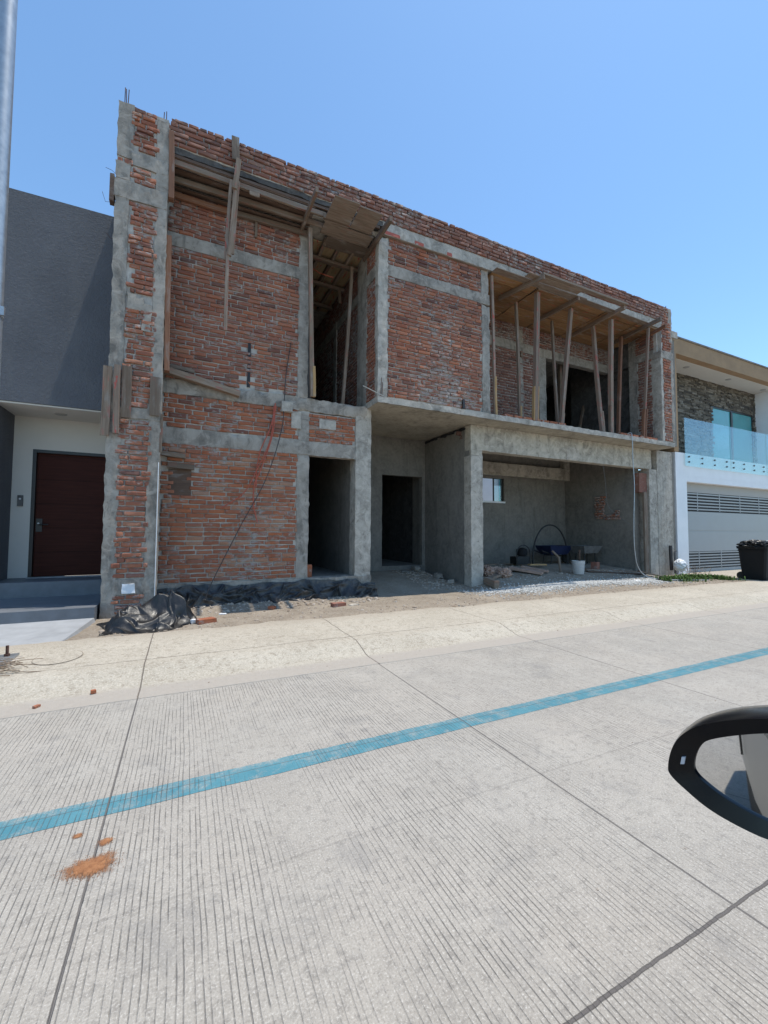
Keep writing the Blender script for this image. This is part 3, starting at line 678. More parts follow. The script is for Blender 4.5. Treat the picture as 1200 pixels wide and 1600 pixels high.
# --- entry recess
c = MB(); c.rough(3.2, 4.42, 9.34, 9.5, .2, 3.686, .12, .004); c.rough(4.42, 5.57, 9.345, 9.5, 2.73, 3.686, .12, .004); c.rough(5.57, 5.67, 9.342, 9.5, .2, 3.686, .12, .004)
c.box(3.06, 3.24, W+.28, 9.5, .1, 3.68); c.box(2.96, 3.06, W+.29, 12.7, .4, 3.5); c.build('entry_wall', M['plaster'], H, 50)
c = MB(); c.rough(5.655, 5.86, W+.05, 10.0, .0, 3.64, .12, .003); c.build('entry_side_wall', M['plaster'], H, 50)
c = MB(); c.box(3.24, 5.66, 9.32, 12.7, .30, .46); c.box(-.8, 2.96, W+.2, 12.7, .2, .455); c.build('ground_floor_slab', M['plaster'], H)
c = MB(); c.rough(5.645, 5.66, 7.5, 9.33, 3.60, 3.66, .06, .02); c.build('soffit_joint', M['gar_d'], H, 60)
# --- garage
c = MB(); c.rough(5.648, 5.975, W-.006, W+.25, .0, 3.0, .07, .006, 1.0); c.build('concrete_column', M['conc_lt'], H, 50)
c = MB(); c.rough(5.65, 12.0, W-.004, W+.22, 3.12, 3.684, .09, .006, 1.0); c.rough(5.66, 5.97, W-.003, W+.22, 3.0, 3.12, .07, .006); c.build('garage_beam', M['conc_bh'], H, 50)
c = MB(); c.rough(8.6, 9.05, W-.010, W+.0, 3.14, 3.44, .08, .004); c.build('cement_patch', M['conc_lt'], H, 50)
c = MB(); c.rough(11.86, 12.22, W-.008, W+.3, .0, 3.12, .08, .006); c.build('concrete_column', M['conc_lt'], H, 50)
c = MB(); c.rough(12.22, 12.93, W-.014, W+.3, .0, 3.684, .09, .004); c.build('boarded_column', M['conc_bd'], H, 50)
c = MB(); c.rough(12.95, 13.08, W+.01, W+.3, .0, 3.70, .09, .003); c.build('drain_pipe_casing', M['plaster'], H, 50)
c = MB(); c.rough(11.52, 11.855, W+.05, W+.22, 2.45, 3.0, .07, .012); c.build('brick_infill', M['brick_d'], H, 50)
c = MB(); c.bar((11.72, W+.03, .2), (11.72, W+.03, 2.45), .16, .05, (0, 1, 0)); c.build('door_jamb_board', M['ply_g'], H)
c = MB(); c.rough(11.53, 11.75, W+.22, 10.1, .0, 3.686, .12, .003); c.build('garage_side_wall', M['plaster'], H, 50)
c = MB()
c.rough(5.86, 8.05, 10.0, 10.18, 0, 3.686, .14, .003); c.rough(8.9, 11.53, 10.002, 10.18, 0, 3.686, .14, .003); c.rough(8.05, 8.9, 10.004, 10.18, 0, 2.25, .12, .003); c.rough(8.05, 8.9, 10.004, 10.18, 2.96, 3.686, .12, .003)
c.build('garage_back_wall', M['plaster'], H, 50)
c = MB(); c.rough(5.86, 11.3, 9.78, 9.995, 3.02, 3.40, .1, .005); c.rough(11.3, 11.53, 9.80, 9.99, 3.02, 3.686, .1, .005); c.build('concrete_beam', M['conc_bh'], H, 50)
# exposed bricks in the broken plaster (L shape)
br = BRS()
for (a, b, z0, z1) in [(8.52, 8.86, 1.72, 2.42), (8.04, 8.52, 1.69, 1.86), (8.04, 8.2, 1.86, 1.98)]:
    bricks(br(), a, b, z0, z1, SIDE(11.49), 61, jit=.03, out=(.002, .012), hotv=.2)
for q in br.l: q.build('exposed_brickwork', M['brick'], H, 40)
# garage window
wn_ = MB(); wn_.box(8.04, 8.91, 9.96, 10.2, 2.20, 2.25); win = wn_.build('window', M['white'], H)
c = MB(); c.box(8.53, 8.56, 10.06, 10.1, 2.25, 2.96); c.box(8.86, 8.9, 10.06, 10.1, 2.25, 2.96); c.build('window_frame', M['frame'], win)
c = MB(); c.box(8.56, 8.86, 10.075, 10.085, 2.25, 2.96); c.build('pane', M['glass'], win)

# --- balcony at the right, upstairs
QY = 8.45
bk = MB(); bk.rough(5.83, 9.0, QY+.016, QY+.15, 3.80, 6.96, .12, .004); bk.rough(9.0, 11.73, QY+.016, QY+.15, 6.4, 6.96, .12, .004)
br = BRS(); bricks(br(), 5.85, 8.78, 3.83, 6.20, FRONT(QY), 71, jit=.015); bricks(br(), 5.85, 11.7, 6.45, 6.93, FRONT(QY), 72, jit=.015, hotv=-.1)
wallpart('balcony_back_wall', bk, br, 'brick_d')
c = MB(); c.rough(8.80, 9.07, QY-.006, QY+.15, 3.8, 6.21, .08, .007); c.rough(8.08, 8.22, QY-.012, QY+.1, 3.8, 6.93, .08, .005); c.build('concrete_column', M['conc'], H, 50)
c = MB(); c.rough(5.83, 11.73, QY-.012, QY+.15, 6.205, 6.45, .09, .006); c.build('concrete_beam', M['conc'], H, 50)
c = MB(); c.box(8.1, 8.16, QY-.06, QY-.014, 6.05, 6.2) ; c.build('cleat', M['wood'], H)
SX = 11.73
bk = MB(); bk.rough(SX+.016, SX+.15, 7.02, 7.72, 3.80, 6.96, .1, .004)
br = BRS(); bricks(br(), 7.16, 7.55, 3.83, 6.2, SIDE(SX), 73, jit=.03); bricks(br(), 7.10, 7.62, 6.42, 6.9, SIDE(SX), 74, jit=.02, hotv=-.1)
wallpart('balcony_side_wall', bk, br, 'brick_d')
c = MB(); c.rough(SX-.006, SX+.14, 7.58, 7.82, 3.80, 6.95, .08, .006); c.build('concrete_column', M['conc'], H, 50)
c = MB(); c.rough(SX-.008, SX+.14, 7.1, 7.58, 6.2, 6.43, .08, .006); c.build('concrete_beam', M['conc'], H, 50)
c = MB(); c.rough(SX, SX+.14, 7.82, 8.45, 6.2, 6.96, .12, .004); c.box(SX+.15, SX+.25, 7.7, 10, 3.82, 6.95); c.build('interior_wall', M['conc_shade'], H, 50)
# right front pier
bk = MB(); bk.rough(11.80, 12.25, F+.018, F+.16, 3.815, 7.60, .09, .005)
br = BRS(); bricks(br(), 11.83, 12.16, 3.83, 6.12, FRONT(F), 81, jit=.02, out=(.002, .02)); bricks(br(), 11.83, 12.20, 6.35, 7.18, FRONT(F), 82, jit=.02, out=(.002, .02), hotv=-.1); bricks(br(), 11.9, 12.1, 7.18, 7.6, FRONT(F), 83, jit=.02)
wallpart('pier_wall', bk, br, 'brick')
c = MB(); c.rough(11.725, 11.83, F-.002, F+.26, 3.815, 6.14, .06, .009, 1.2); c.build('concrete_column', M['conc_lt'], H, 50)
c = MB(); c.rough(12.16, 12.29, F-.006, F+.2, 3.815, 6.14, .06, .008, 1.2); c.rough(12.1, 12.27, F-.006, F+.2, 6.6, 7.62, .06, .008, 1.2); c.build('concrete_column', M['conc'], H, 50)
c = MB(); c.rough(11.73, 12.29, F-.010, F+.25, 6.13, 6.35, .06, .010, 1.2); c.build('concrete_beam', M['conc'], H, 50)
c = MB(); c.rough(12.2, 12.9, F+.3, 7.6, 3.82, 7.0, .15, .003); c.build('side_wall', M['plaster'], H, 50)
# rebar ends
def rebar(xs, y, z0, z1, tilt=.03):
    for x in xs:
        c = MB(); dx, dy = U_(-tilt, tilt), U_(-tilt, tilt); c.tube([(x, y, z0), (x+dx*.5, y+dy*.5, (z0+z1)/2), (x+dx, y+dy, z1+U_(-.03, .03))], .006, 6); c.build('rebar', M['rust'], H, 60)
rebar((-.94, -.915, -.90), F+.09, 7.5, 7.86, .015); rebar((-.43, -.39), F+.09, 7.45, 7.72, .012)
rebar((3.23, 3.375), F+.02, 3.8, 4.18, .02); rebar((3.26,), F+.02, 3.8, 4.1, .03); rebar((12.13, 12.17), F+.09, 7.58, 7.75)
for (a, b_, cc) in [((-1.0, F+.05, 6.47), (-1.06, F+.03, 6.50), (-1.13, F, 6.49)), ((-1.01, F+.05, 6.05), (-1.12, F+.02, 6.0), (-1.16, F, 6.12)), ((-1.0, F+.05, 5.5), (-1.05, F+.03, 5.49), (-1.09, F, 5.53))]:
    c = MB(); c.tube([a, b_, cc], .003, 5); c.build('tie_wire', M['rust'], H, 60)
c = MB(); c.tube([(2.85, F-.05, 3.93), (3.25, F+.0, 3.83), (3.45, F+.1, 3.82)], .008, 6); c.build('rebar', M['cable_w'], H, 60)
c = MB(); c.box(-1.075, -1.02, F-.02, F+.1, 6.02, 6.42, .006); c.build('shutter_scrap', M['wood_d'], H)
c = MB(); c.rough(5.08, 5.14, BY-.05, BY-.01, 3.84, 4.02, .04, .006); c.build('conduit_stub', M['cable_k'], H, 60)
# pieces set in the wall
c = MB(); c.rough(2.21, 2.53, W-.022, W+.01, 3.20, 3.375, .05, .004); c.build('junction_box', M['conc_lt'], H, 50)
c = MB(); c.rough(1.69, 1.87, W-.024, W+.01, 3.15, 3.46, .05, .004); c.build('junction_box', M['conc_lt'], H, 50)
c = MB(); c.rough(1.50, 1.70, W-.09, W-.015, 3.42, 3.60, .05, .008); o = c.build('junction_box', M['conc_lt'], H, 50)
# light points: loops of conduit
for (x, y, z) in ((3.75, 9.30, 3.45), (5.5, 7.62, 3.5)):
    c = MB(); c.tube([(x, y, z), (x+.03, y-.05, z-.06), (x-.02, y-.06, z-.14), (x+.05, y-.05, z-.1)], .012, 6); c.rough(x-.06, x+.06, y-.01, y+.03, z-.04, z+.05, .04, .006); c.build('conduit_loop', M['rust'], H, 60)

# ------------------------------------------------------------------ formwork & props
Fw = thing('formwork', 'weathered grey timber shuttering hung under the roof overhang beside the left pier', 'formwork', (.9, 7.1, 6.86))
def member(parent, name, a, b, wd, th, mat='wood', up=(0, 0, 1), seg=6, bow=.006, tint=None):
    c = MB(); c.bar(a, b, wd, th, up, .003, tint, seg, bow); return c.build(name, M[mat], parent, 35)
member(Fw, 'joist', (-.31, 6.95, 6.955), (2.15, 6.945, 6.93), .045, .085)
member(Fw, 'joist', (2.1, 6.93, 6.90), (3.05, 6.93, 6.90), .045, .09)
member(Fw, 'joist', (-.31, 7.15, 6.84), (1.85, 7.13, 6.86), .045, .085)
member(Fw, 'joist', (1.7, 7.17, 6.90), (3.0, 7.17, 6.89), .045, .085)
member(Fw, 'joist', (-.31, 7.345, 6.735), (.62, 7.345, 6.73), .05, .09, 'wood_rb')
member(Fw, 'joist', (.65, 7.345, 6.74), (2.0, 7.345, 6.79), .05, .09)
x = -.32
for k in range(4):
    member(Fw, 'edge_board', (-.31+.0*k, 6.925, 7.035), (3.2, 6.925, 7.035), .03, .05, 'wood_d') if k == 0 else None
    member(Fw, 'deck_board', (x, 6.99+.125*k, 7.015-.055*k), (1.95, 6.99+.125*k, 7.0-.045*k), .125, .02, 'wood_d')
member(Fw, 'bearer', (1.813, 6.34, 6.83), (1.815, 7.5, 6.83), .05, .09, 'wood')
member(Fw, 'short_board', (.84, 6.905, 6.86), (1.0, 6.905, 6.86), .09, .02, 'ply_g', (0, 1, 0))
# side boards on the pier
F2 = thing('plank', 'reddish brown upright plank fixed high on the inner face of the left pier', 'plank', (-.30, 6.95, 6.3), 'planks fixed around the left pier')
member(F2, 'board', (-.292, 6.93, 6.33), (-.312, 6.93, 7.38), .075, .11, 'wood_rb', (0, 1, 0))
F2 = thing('plank', 'long dark red-brown plank running up the inner side of the left pier to mid height', 'plank', (-.29, 7.0, 3.6), 'planks fixed around the left pier')
member(F2, 'board', (-.285, 7.0, 3.70), (-.305, 7.0, 5.78), .07, .12, 'wood_rb', (0, 1, 0))
# hanging strut cluster in front of the left wall
F3 = thing('hanging_strut', 'cluster of nailed boards hanging from the roof edge left of the stair opening', 'timber strut', (.58, 6.85, 4.45))
member(F3, 'top_board', (.60, 6.845, 7.64), (.615, 6.845, 7.26), .115, .022, 'ply_g', (0, 1, 0))
member(F3, 'cross_bearer', (.655, 6.83, 7.27), (.60, 6.83, 6.76), .08, .05, 'wood', (0, 1, 0))
member(F3, 'post', (.62, 6.86, 6.92), (.545, 6.86, 5.66), .06, .05, 'wood', (0, 1, 0))
member(F3, 'post', (.555, 6.91, 6.95), (.495, 6.91, 5.6), .05, .04, 'wood_r', (0, 1, 0))
member(F3, 'splice', (.665, 6.89, 6.95), (.60, 6.89, 5.72), .045, .03, 'wood', (0, 1, 0))
member(F3, 'lower_leg', (.525, 6.875, 5.72), (.517, 6.875, 4.45), .05, .04, 'wood_r', (0, 1, 0))
# stair opening: joists, plywood and diagonal boards
Fc = thing('formwork', 'sagging plywood shuttering and crossed joists above the dark stair opening', 'formwork', (2.6, 7.2, 6.8))
for k, (x0, x1, y0, y1, mt) in enumerate([(2.13, 2.58, 6.36, 6.98, 'ply_g'), (2.60, 3.02, 6.39, 6.95, 'ply_g'), (2.15, 3.1, 6.98, 7.30, 'ply_g'), (2.3, 3.15, 7.31, 7.62, 'ply_g')]):
    c = MB(); zz = 6.865-.006*k; c.rough(x0, x1, y0, y1, zz-.009, zz+.009, .12, .004)
    c.uv = [(p[0]*1.0, p[1]) for p in c.v]; c.build('plywood_sheet', M[mt], Fc, 50)
member(Fc, 'bearer', (3.165, 6.37, 6.82), (3.17, 7.6, 6.82), .06, .10)
for k in range(4):
    c = MB(); zz = 6.93; y0 = 7.64+.62*k; c.box(2.1, 3.18, y0, y0+.6, zz, zz+.015, .004); c.uv = [(p[1], p[0]) for p in c.v]; c.build('soffit_board', M['red_soffit'], Fc)
for x in (2.32, 2.62, 2.92): member(Fc, 'joist', (x, 7.45, 6.88), (x+U_(-.05, .05), 10.0, 6.88), .06, .08)
for y in (7.95, 8.75, 9.6): member(Fc, 'cross_joist', (2.05, y, 6.80), (3.17, y+.05, 6.80), .09, .06)
member(Fc, 'short_board', (3.05, 8.75, 6.78), (3.06, 8.75, 6.45), .07, .04, 'wood', (0, 1, 0))
c = MB(); c.tube([(2.2, 8.2, 6.75), (2.4, 8.1, 6.6), (2.65, 8.0, 6.52)], .012, 6); tag(c.build('conduit', M['cable_r'], Fc, 60))
# soffit timber along the box room
member(Fc, 'edge_board', (3.2, F+.03, 6.925), (5.75, F+.03, 6.925), .055, .018, 'ply_g')

def prop(name, label, top, bot, mat='wood_r', wd=.07, splice=None, smat='wood_n', group='timber props holding up the roof', side=.055, both=False):
    top = Vector(top); bot = Vector(bot)
    t = thing(name, label, 'timber prop', tuple(bot), group)
    member(t, 'post', top, bot, wd, wd, mat, (0, 1, 0), 8, .012)
    if splice:
        d = (top-bot).normalized(); 
        member(t, 'splice_block', bot+Vector((side, -.01, .0)), bot+d*splice+Vector((side, -.01, 0)), .05, .07, smat, (0, 1, 0))
        if both: member(t, 'splice_block', bot+Vector((-side, -.01, .0)), bot+d*splice*.98+Vector((-side, -.01, 0)), .05, .07, smat, (0, 1, 0))
    return t
prop('timber_prop', 'upright prop at the stair opening with a yellow wood block at its foot', (1.935, 7.2, 6.79), (2.05, 7.32, 3.75), 'wood', .07, .55, 'wood_n', side=.03)
prop('timber_prop', 'thin grey prop leaning inside the right of the stair opening', (3.0, 7.85, 6.75), (2.78, 7.75, 3.76), 'wood', .06)
prop('timber_prop', 'slim prop standing against the right corner column of the box room', (5.905, 6.97, 6.87), (6.01, 7.02, 3.82), 'wood_r', .055, .85, 'wood_n', side=.02)
prop('timber_prop', 'slender prop near the balcony back wall, second from the left', (7.02, 7.42, 6.78), (6.98, 7.3, 3.82), 'wood', .06, .42, 'wood_n', side=.03)
prop('timber_prop', 'thick prop with red paint marks and twin yellow blocks at its foot', (7.17, 6.9, 6.78), (7.12, 6.97, 3.82), 'wood_r', .095, .80, 'wood_n', side=.05, both=True)
prop('timber_prop', 'thin prop leaning right, left half of the V of two props', (8.52, 7.72, 6.80), (8.12, 7.22, 3.82), 'wood', .06)
prop('timber_prop', 'prop leaning left, right half of the V of two props', (8.43, 7.05, 6.78), (8.10, 7.12, 3.82), 'wood_r', .085, .35, 'wood', side=.035)
prop('timber_prop', 'steeply leaning prop with a split foot block before the dark doorway', (9.70, 7.42, 6.78), (9.62, 7.15, 3.82), 'wood_r', .085, .62, 'wood_r', side=.04)
prop('timber_prop', 'thick vertical prop right of the middle of the balcony with a patched foot', (9.80, 6.97, 6.78), (9.86, 7.08, 3.82), 'wood_r', .095, .75, 'wood', side=-.05)
prop('timber_prop', 'reddish prop standing just right of the thick vertical one', (10.95, 7.5, 6.79), (10.30, 7.2, 3.82), 'wood_rb', .075)
prop('timber_prop', 'thin leaning prop at the right end of the balcony with red-brown foot blocks', (11.10, 6.83, 6.79), (11.02, 6.98, 3.84), 'wood_r', .06, .78, 'wood_rb', side=.045, both=True)
prop('timber_prop', 'straight prop standing in the dark room behind the balcony doorway', (10.15, 8.9, 6.8), (10.1, 8.9, 3.82), 'wood', .09)
prop('timber_prop', 'slanting prop half hidden in the dark room behind the balcony doorway', (12.2, 9.6, 6.2), (11.2, 9.3, 3.82), 'wood', .07)
prop('timber_prop', 'faint upright prop deep in the dark room, left of the slanting one', (9.75, 9.7, 6.8), (9.75, 9.7, 3.82), 'wood_d', .08)

Fr = thing('formwork', 'orange-brown board soffit with slanting bearers over the right balcony', 'formwork', (8.8, 7.3, 6.8))
x = 5.86
rs = random.Random(5)
while x < 11.7:
    L = rs.uniform(1.1, 1.5); x1 = min(x+L, 11.71); y = F+.02
    while y < 8.42:
        wd = rs.uniform(.16, .30); y1 = min(y+wd, 8.44)
        c = MB(); zz = 6.905+rs.uniform(-.012, .010); c.box(x+rs.uniform(0, .02), x1-.008-rs.uniform(0, .02), y, y1-rs.uniform(.004, .018), zz, zz+.018, .003, (rs.random(), rs.random(), 0)); u0 = rs.uniform(0, 9); c.uv = [(p[0]+u0, p[1]+u0*2) for p in c.v]
        c.build('soffit_board', M['ply'], Fr); y = y1
    x = x1
for (x0, y0, x1, y1) in ((6.93, 6.46, 6.62, 7.55), (8.30, 6.7, 8.22, 8.0), (9.66, 6.50, 9.74, 8.1), (11.03, 6.45, 11.2, 8.0)):
    member(Fr, 'bearer', (x0, y0, 6.85), (x1, y1, 6.85), .06, .10)
member(Fr, 'ledger', (6.9, 6.50, 6.925), (9.72, 6.50, 6.925), .10, .05, 'ply_g')
member(Fr, 'front_board', (5.85, F-.09, 6.905), (8.6, F-.10, 6.905), .17, .02, 'ply_g')
member(Fr, 'front_board', (8.4, F-.10, 6.885), (11.0, F-.06, 6.885), .15, .02, 'ply_g')
member(Fr, 'front_board', (6.6, 6.62, 6.90), (8.2, 6.60, 6.90), .16, .02, 'ply_g')
member(Fr, 'bearer', (11.4, 6.55, 6.80), (11.62, 7.5, 6.80), .05, .09, 'wood_rb')

# planks on and near the left pier
G = 'planks fixed around the left pier'
def plank(label, a, b, wd, th, mat, up=(0, 1, 0), group=None, name='plank'):
    c = MB(); c.bar(a, b, wd, th, up, .003, None, 5, .004); return one(c, name, M[mat], label, 'plank', group, 35)
plank('leftmost of three weathered upright planks nailed to the left pier', (-1.01, 6.845, 3.60), (-1.02, 6.845, 2.62), .105, .022, 'wood', group=G)
plank('pale narrow middle plank of the three nailed upright to the left pier', (-.892, 6.828, 3.63), (-.885, 6.828, 2.66), .075, .05, 'wood_r', group=G)
plank('dark grey right plank of the three nailed upright to the left pier', (-.78, 6.85, 3.64), (-.775, 6.85, 2.90), .12, .022, 'wood', group=G)
plank('sun-bleached plank fixed like a lid on the right column of the left pier', (-.425, 6.872, 3.55), (-.425, 6.872, 2.98), .13, .02, 'ply_g', group=G)
plank('long slanting board resting along the concrete band left of the cables', (-.33, 7.31, 3.83), (.80, 7.34, 3.61), .10, .13, 'wood')
plank('upper of two short boards above the dark niche in the brick wall', (-.34, 7.36, 2.52), (0.0, 7.36, 2.49), .07, .085, 'ply_g')
plank('lower of two short boards, resting right on the dark niche', (-.25, 7.36, 2.34), (.135, 7.36, 2.325), .08, .06, 'ply_g')
plank('short upright stick wedged high in the upper left brick wall', (1.02, 7.375, 6.45), (1.02, 7.37, 6.76), .045, .03, 'wood')
plank('thin splintered lath hanging on the right edge of the left pier', (-.325, 6.90, 3.02), (-.335, 6.90, 2.45), .035, .02, 'wood', group=G)
plank('short pale board lying on top of the slanting board by the left pier', (-.25, 7.34, 3.92), (.10, 7.34, 3.88), .06, .03, 'ply_g')

# loose bricks on the balcony edge
def brick_obj(x, y, z, rz, label, group=None, mat='brick_o', s=(.235, .115, .058), rx=0):
    c = MB(); h = [q/2 for q in s]
    c.rough(-h[0], h[0], -h[1], h[1], 0, s[2], .04, .003, 1, tint=(U_(.5, .9), 0, 0))
    m = Matrix.Rotation(rz, 4, 'Z') @ Matrix.Rotation(rx, 4, 'X')
    c.v = [tuple(m @ Vector(p)+Vector((x, y, z))) for p in c.v]
    return one(c, 'loose_brick', M[mat], label, 'brick', group, 50)
xs = [6.33, 6.60, 6.87, 7.14, 7.42, 7.68, 7.95]
for k, x in enumerate(xs): brick_obj(x, 6.99+U_(-.01, .01), 3.818, U_(-.05, .05), 'red brick laid in the row on the left half of the balcony edge', 'bricks on the left of the balcony edge')
for k, x in enumerate([10.15, 10.40, 10.64]): brick_obj(x, 6.99, 3.818, U_(-.08, .08), 'red brick in the short row on the balcony edge beside the hanging cable', 'bricks by the hanging cable')
for k, x in enumerate([10.92, 11.18, 11.43]): brick_obj(x, 6.99, 3.818, U_(-.08, .08), 'red brick at the right end of the balcony edge by the pier', 'bricks at the right end of the balcony')
brick_obj(.30, 6.02, gz(.3, 6.0), .35, 'orange brick lying flat at the kerb side, right of the black plastic heap')
brick_obj(2.30, 6.50, gz(2.3, 6.5), .15, 'pale dusty brick lying alone on the dirt before the doorway', mat='brick_d')
brick_obj(.02, 6.35, gz(0, 6.35), -.2, 'red brick half hidden behind the black plastic heap')
brick_obj(1.28, 6.72, gz(1.28, 6.72), .9, 'broken brick piece beside the plastic strip at the wall foot', s=(.10, .09, .05))
brick_obj(2.07, 7.62, .456, .2, 'orange hollow block standing in the left doorway', s=(.16, .12, .24))
brick_obj(10.35, 8.0, gz(10.35, 8.0), .3, 'brown block at the back right of the garage floor', mat='brick_d', s=(.22, .16, .2))
brick_obj(-.614, 4.055, .008, .3, 'small red brick chip in the gutter, nearer the joint', s=(.035, .03, .03), group=None)
brick_obj(-.937, 3.913, .006, 1.0, 'small red brick chip in the gutter at far left', s=(.045, .025, .02))
def rubble(label, x, y, s, mat='conc_lt', name='rubble_chunk', zoff=0):
    c = MB(); c.rough(-s[0]/2, s[0]/2, -s[1]/2, s[1]/2, 0, s[2], min(s)*.5, min(s)*.22, 1)
    rz = U_(0, 3); c.v = [tuple(Matrix.Rotation(rz, 3, 'Z') @ Vector(p)+Vector((x, y, gz(x, y)-.005+zoff))) for p in c.v]
    return one(c, name, M[mat], label, 'rubble', None, 60)
rubble('white plaster lump beside the orange brick at the sidewalk edge', .16, 6.1, (.12, .09, .06), 'white')
rubble('flat pale plaster scrap on the dirt below the plastic strip', .55, 6.62, (.10, .07, .02), 'white')
rubble('flat pale scrap next to the lone dusty brick', 2.55, 6.48, (.16, .10, .02), 'conc_lt')
rubble('grey stone at the foot of the entry side wall, nearest the column', 5.45, 7.9, (.16, .12, .09), 'conc')
rubble('dark lump halfway along the foot of the entry side wall', 5.42, 8.35, (.22, .15, .12), 'conc')
rubble('pale block at the inner corner of the entry', 5.2, 9.0, (.26, .18, .12), 'conc')
rubble('broken tile lying before the entry doorway', 4.9, 8.95, (.30, .2, .04), 'plaster')
rubble('white scrap on the gravel near the hanging cable', 10.25, 6.75, (.35, .14, .02), 'white')
rubble('smaller white scrap right of the other on the gravel', 10.85, 6.85, (.18, .10, .02), 'white')

# ------------------------------------------------------------------ plastic sheets
def ridged(p, sc):
    return 1-abs(noise.noise(p*sc))*2
def seg_d(p, a, b):
    ab = b-a; t_ = max(0, min(1, (p-a).dot(ab)/ab.dot(ab))); return (p-a-ab*t_).length, t_
def make_folds(rs, n, x0, x1, y0, y1, L, wd, hh):
    F_ = []
    for _ in range(n):
        a = Vector((rs.uniform(x0, x1), rs.uniform(y0, y1), 0)); an = rs.uniform(0, 6.28); l = rs.uniform(*L)
        F_.append((a, a+Vector((math.cos(an), math.sin(an), 0))*l, rs.uniform(*wd), rs.uniform(*hh)))
    return F_
def fold_h(p, F_):
    w_ = p+Vector((noise.noise(p*4), noise.noise(p*4+Vector((9, 3, 1))), 0))*.06
    m = 0; sec = 0
    for a, b, wd, hh in F_:
        d, t_ = seg_d(w_, a, b)
        if d < wd*2.2:
            v = hh*math.exp(-(d/wd)**1.35)*math.sin(math.pi*(.12+.76*t_))
            if v > m: sec = m; m = v
            elif v > sec: sec = v
    return m+.45*sec
def tarp(x0, x1, y0, y1, bumps, F_, nx, ny):
    mb = MB()
    def fn(u, v):
        x = x0+(x1-x0)*u; y = y0+(y1-y0)*v; p = Vector((x, y, 0))
        e = math.sin(min(1, 6*min(u, 1-u, v, 1-v))*math.pi/2)
        z = sum(h*math.exp(-((x-a)/rx)**2-((y-b)/ry)**2) for a, b, rx, ry, h in bumps)
        z = z*(1+.25*noise.noise(p*5))+fold_h(p, F_)+.010*noise.noise(p*9)
        k = Vector((noise.noise(p*2.6+Vector((3, 0, 0))), noise.noise(p*2.6+Vector((0, 13, 0))), 0))*.16*(1.4-e)
        k += Vector((noise.noise(p*8+Vector((3, 0, 0))), noise.noise(p*8+Vector((0, 13, 0))), 0))*.05
        x += k.x; y += k.y
        return Vector((x, y, gz(x, y)-.004+max(.005, z*e)))
    mb.grid(nx, ny, fn); return mb
rs = random.Random(21)
bumps = [(-.64, 6.18, .17, .20, .15), (-.40, 6.30, .20, .18, .21), (-.14, 6.30, .17, .18, .28), (.04, 6.24, .13, .16, .16)]
FD = make_folds(rs, 34, -.85, .12, 5.92, 6.58, (.16, .5), (.022, .045), (.035, .085))
mb = tarp(-.90, .18, 5.84, 6.64, bumps, FD, 200, 150)
one(mb, 'plastic_sheet', M['plastic'], 'crumpled shiny black plastic heap at the foot of the left pier', 'plastic sheet', None, 180)
mb = MB(); rs = random.Random(4)
FS = []
for _ in range(120):
    x = rs.uniform(-.3, 3.3); y = rs.uniform(0, .45); an = rs.choice([rs.uniform(-.5, .5), rs.uniform(.6, 2.4)]); l = rs.uniform(.12, .42)
    a = Vector((x, y, 0)); FS.append((a, a+Vector((math.cos(an), math.sin(an), 0))*l, rs.uniform(.016, .032), rs.uniform(.02, .055)))
def strip(u, v):
    x = -.34+3.66*u; p = Vector((x, v*.45, 0)); top = .43+.045*noise.noise(Vector((x*1.7, 0, 0)))+.03*noise.noise(Vector((x*6, 0, 0)))
    if x > 2.9: top -= .10*sm(2.9, 3.1, x)
    f = fold_h(p, FS)*math.sin(math.pi*min(1, v*.9+.08)); zb = gz(x, 7.1)
    sl = (.26*(1-v)**1.5+.015)*(.85+.6*noise.noise(Vector((x*1.8, 4, 0)))+.35*noise.noise(Vector((x*6, 7, 0)))); nrm = Vector((0, -1, .75)).normalized()
    q = Vector((x+.03*noise.noise(p*6), W-.045-sl, zb-.02+(top-zb+.02)*v**1.25))+nrm*f*1.9
    if v < .03: q.z = gz(q.x, q.y)-.02
    return q
mb.grid(420, 46, strip)
one(mb, 'plastic_sheet', M['plastic_b'], 'long dusty black plastic sheet bunched along the foot of the brick wall', 'plastic sheet', None, 180)
mb = MB()
def blob(c, rx, ry, rz, seed, nu=48, nv=30, amp=.22):
    def fn(u, v):
        a = 2*math.pi*u; b = math.pi*(v-.5); d = Vector((math.cos(a)*math.cos(b), math.sin(a)*math.cos(b), math.sin(b)))
        q = d*1.8+Vector((seed, 0, 0)); k = 1+amp*(ridged(q, 1.6)-.5)+amp*.5*(ridged(q, 4)-.5)+amp*.2*noise.noise(q*9)
        return Vector((c[0]+d.x*rx*k, c[1]+d.y*ry*k, max(c[2]-rz*.95, c[2]+d.z*rz*k)))
    m = MB(); m.grid(nu, nv, fn); return m
one(blob((12.55, 7.02, .40), .16, .14, .17, 1.1), 'plastic_bag', M['plastic_w'], 'white translucent plastic bag resting at the foot of the boarded column', 'plastic bag', None, 180)
c = MB(); c.tube([(12.55, 7.25, .25), (12.56, 7.27, .95)], .045, 12); one(c, 'pipe_stub', M['cable_k'], 'reddish grey pipe stub standing behind the white plastic bag', 'pipe', None, 60)
c = MB(); c.tube([(12.78, 7.28, .15), (12.78, 7.28, .75), (12.82, 7.28, .8)], .03, 10); one(c, 'pipe_stub', M['greytray'], 'thin grey pipe against the white neighbour wall', 'pipe', None, 60)

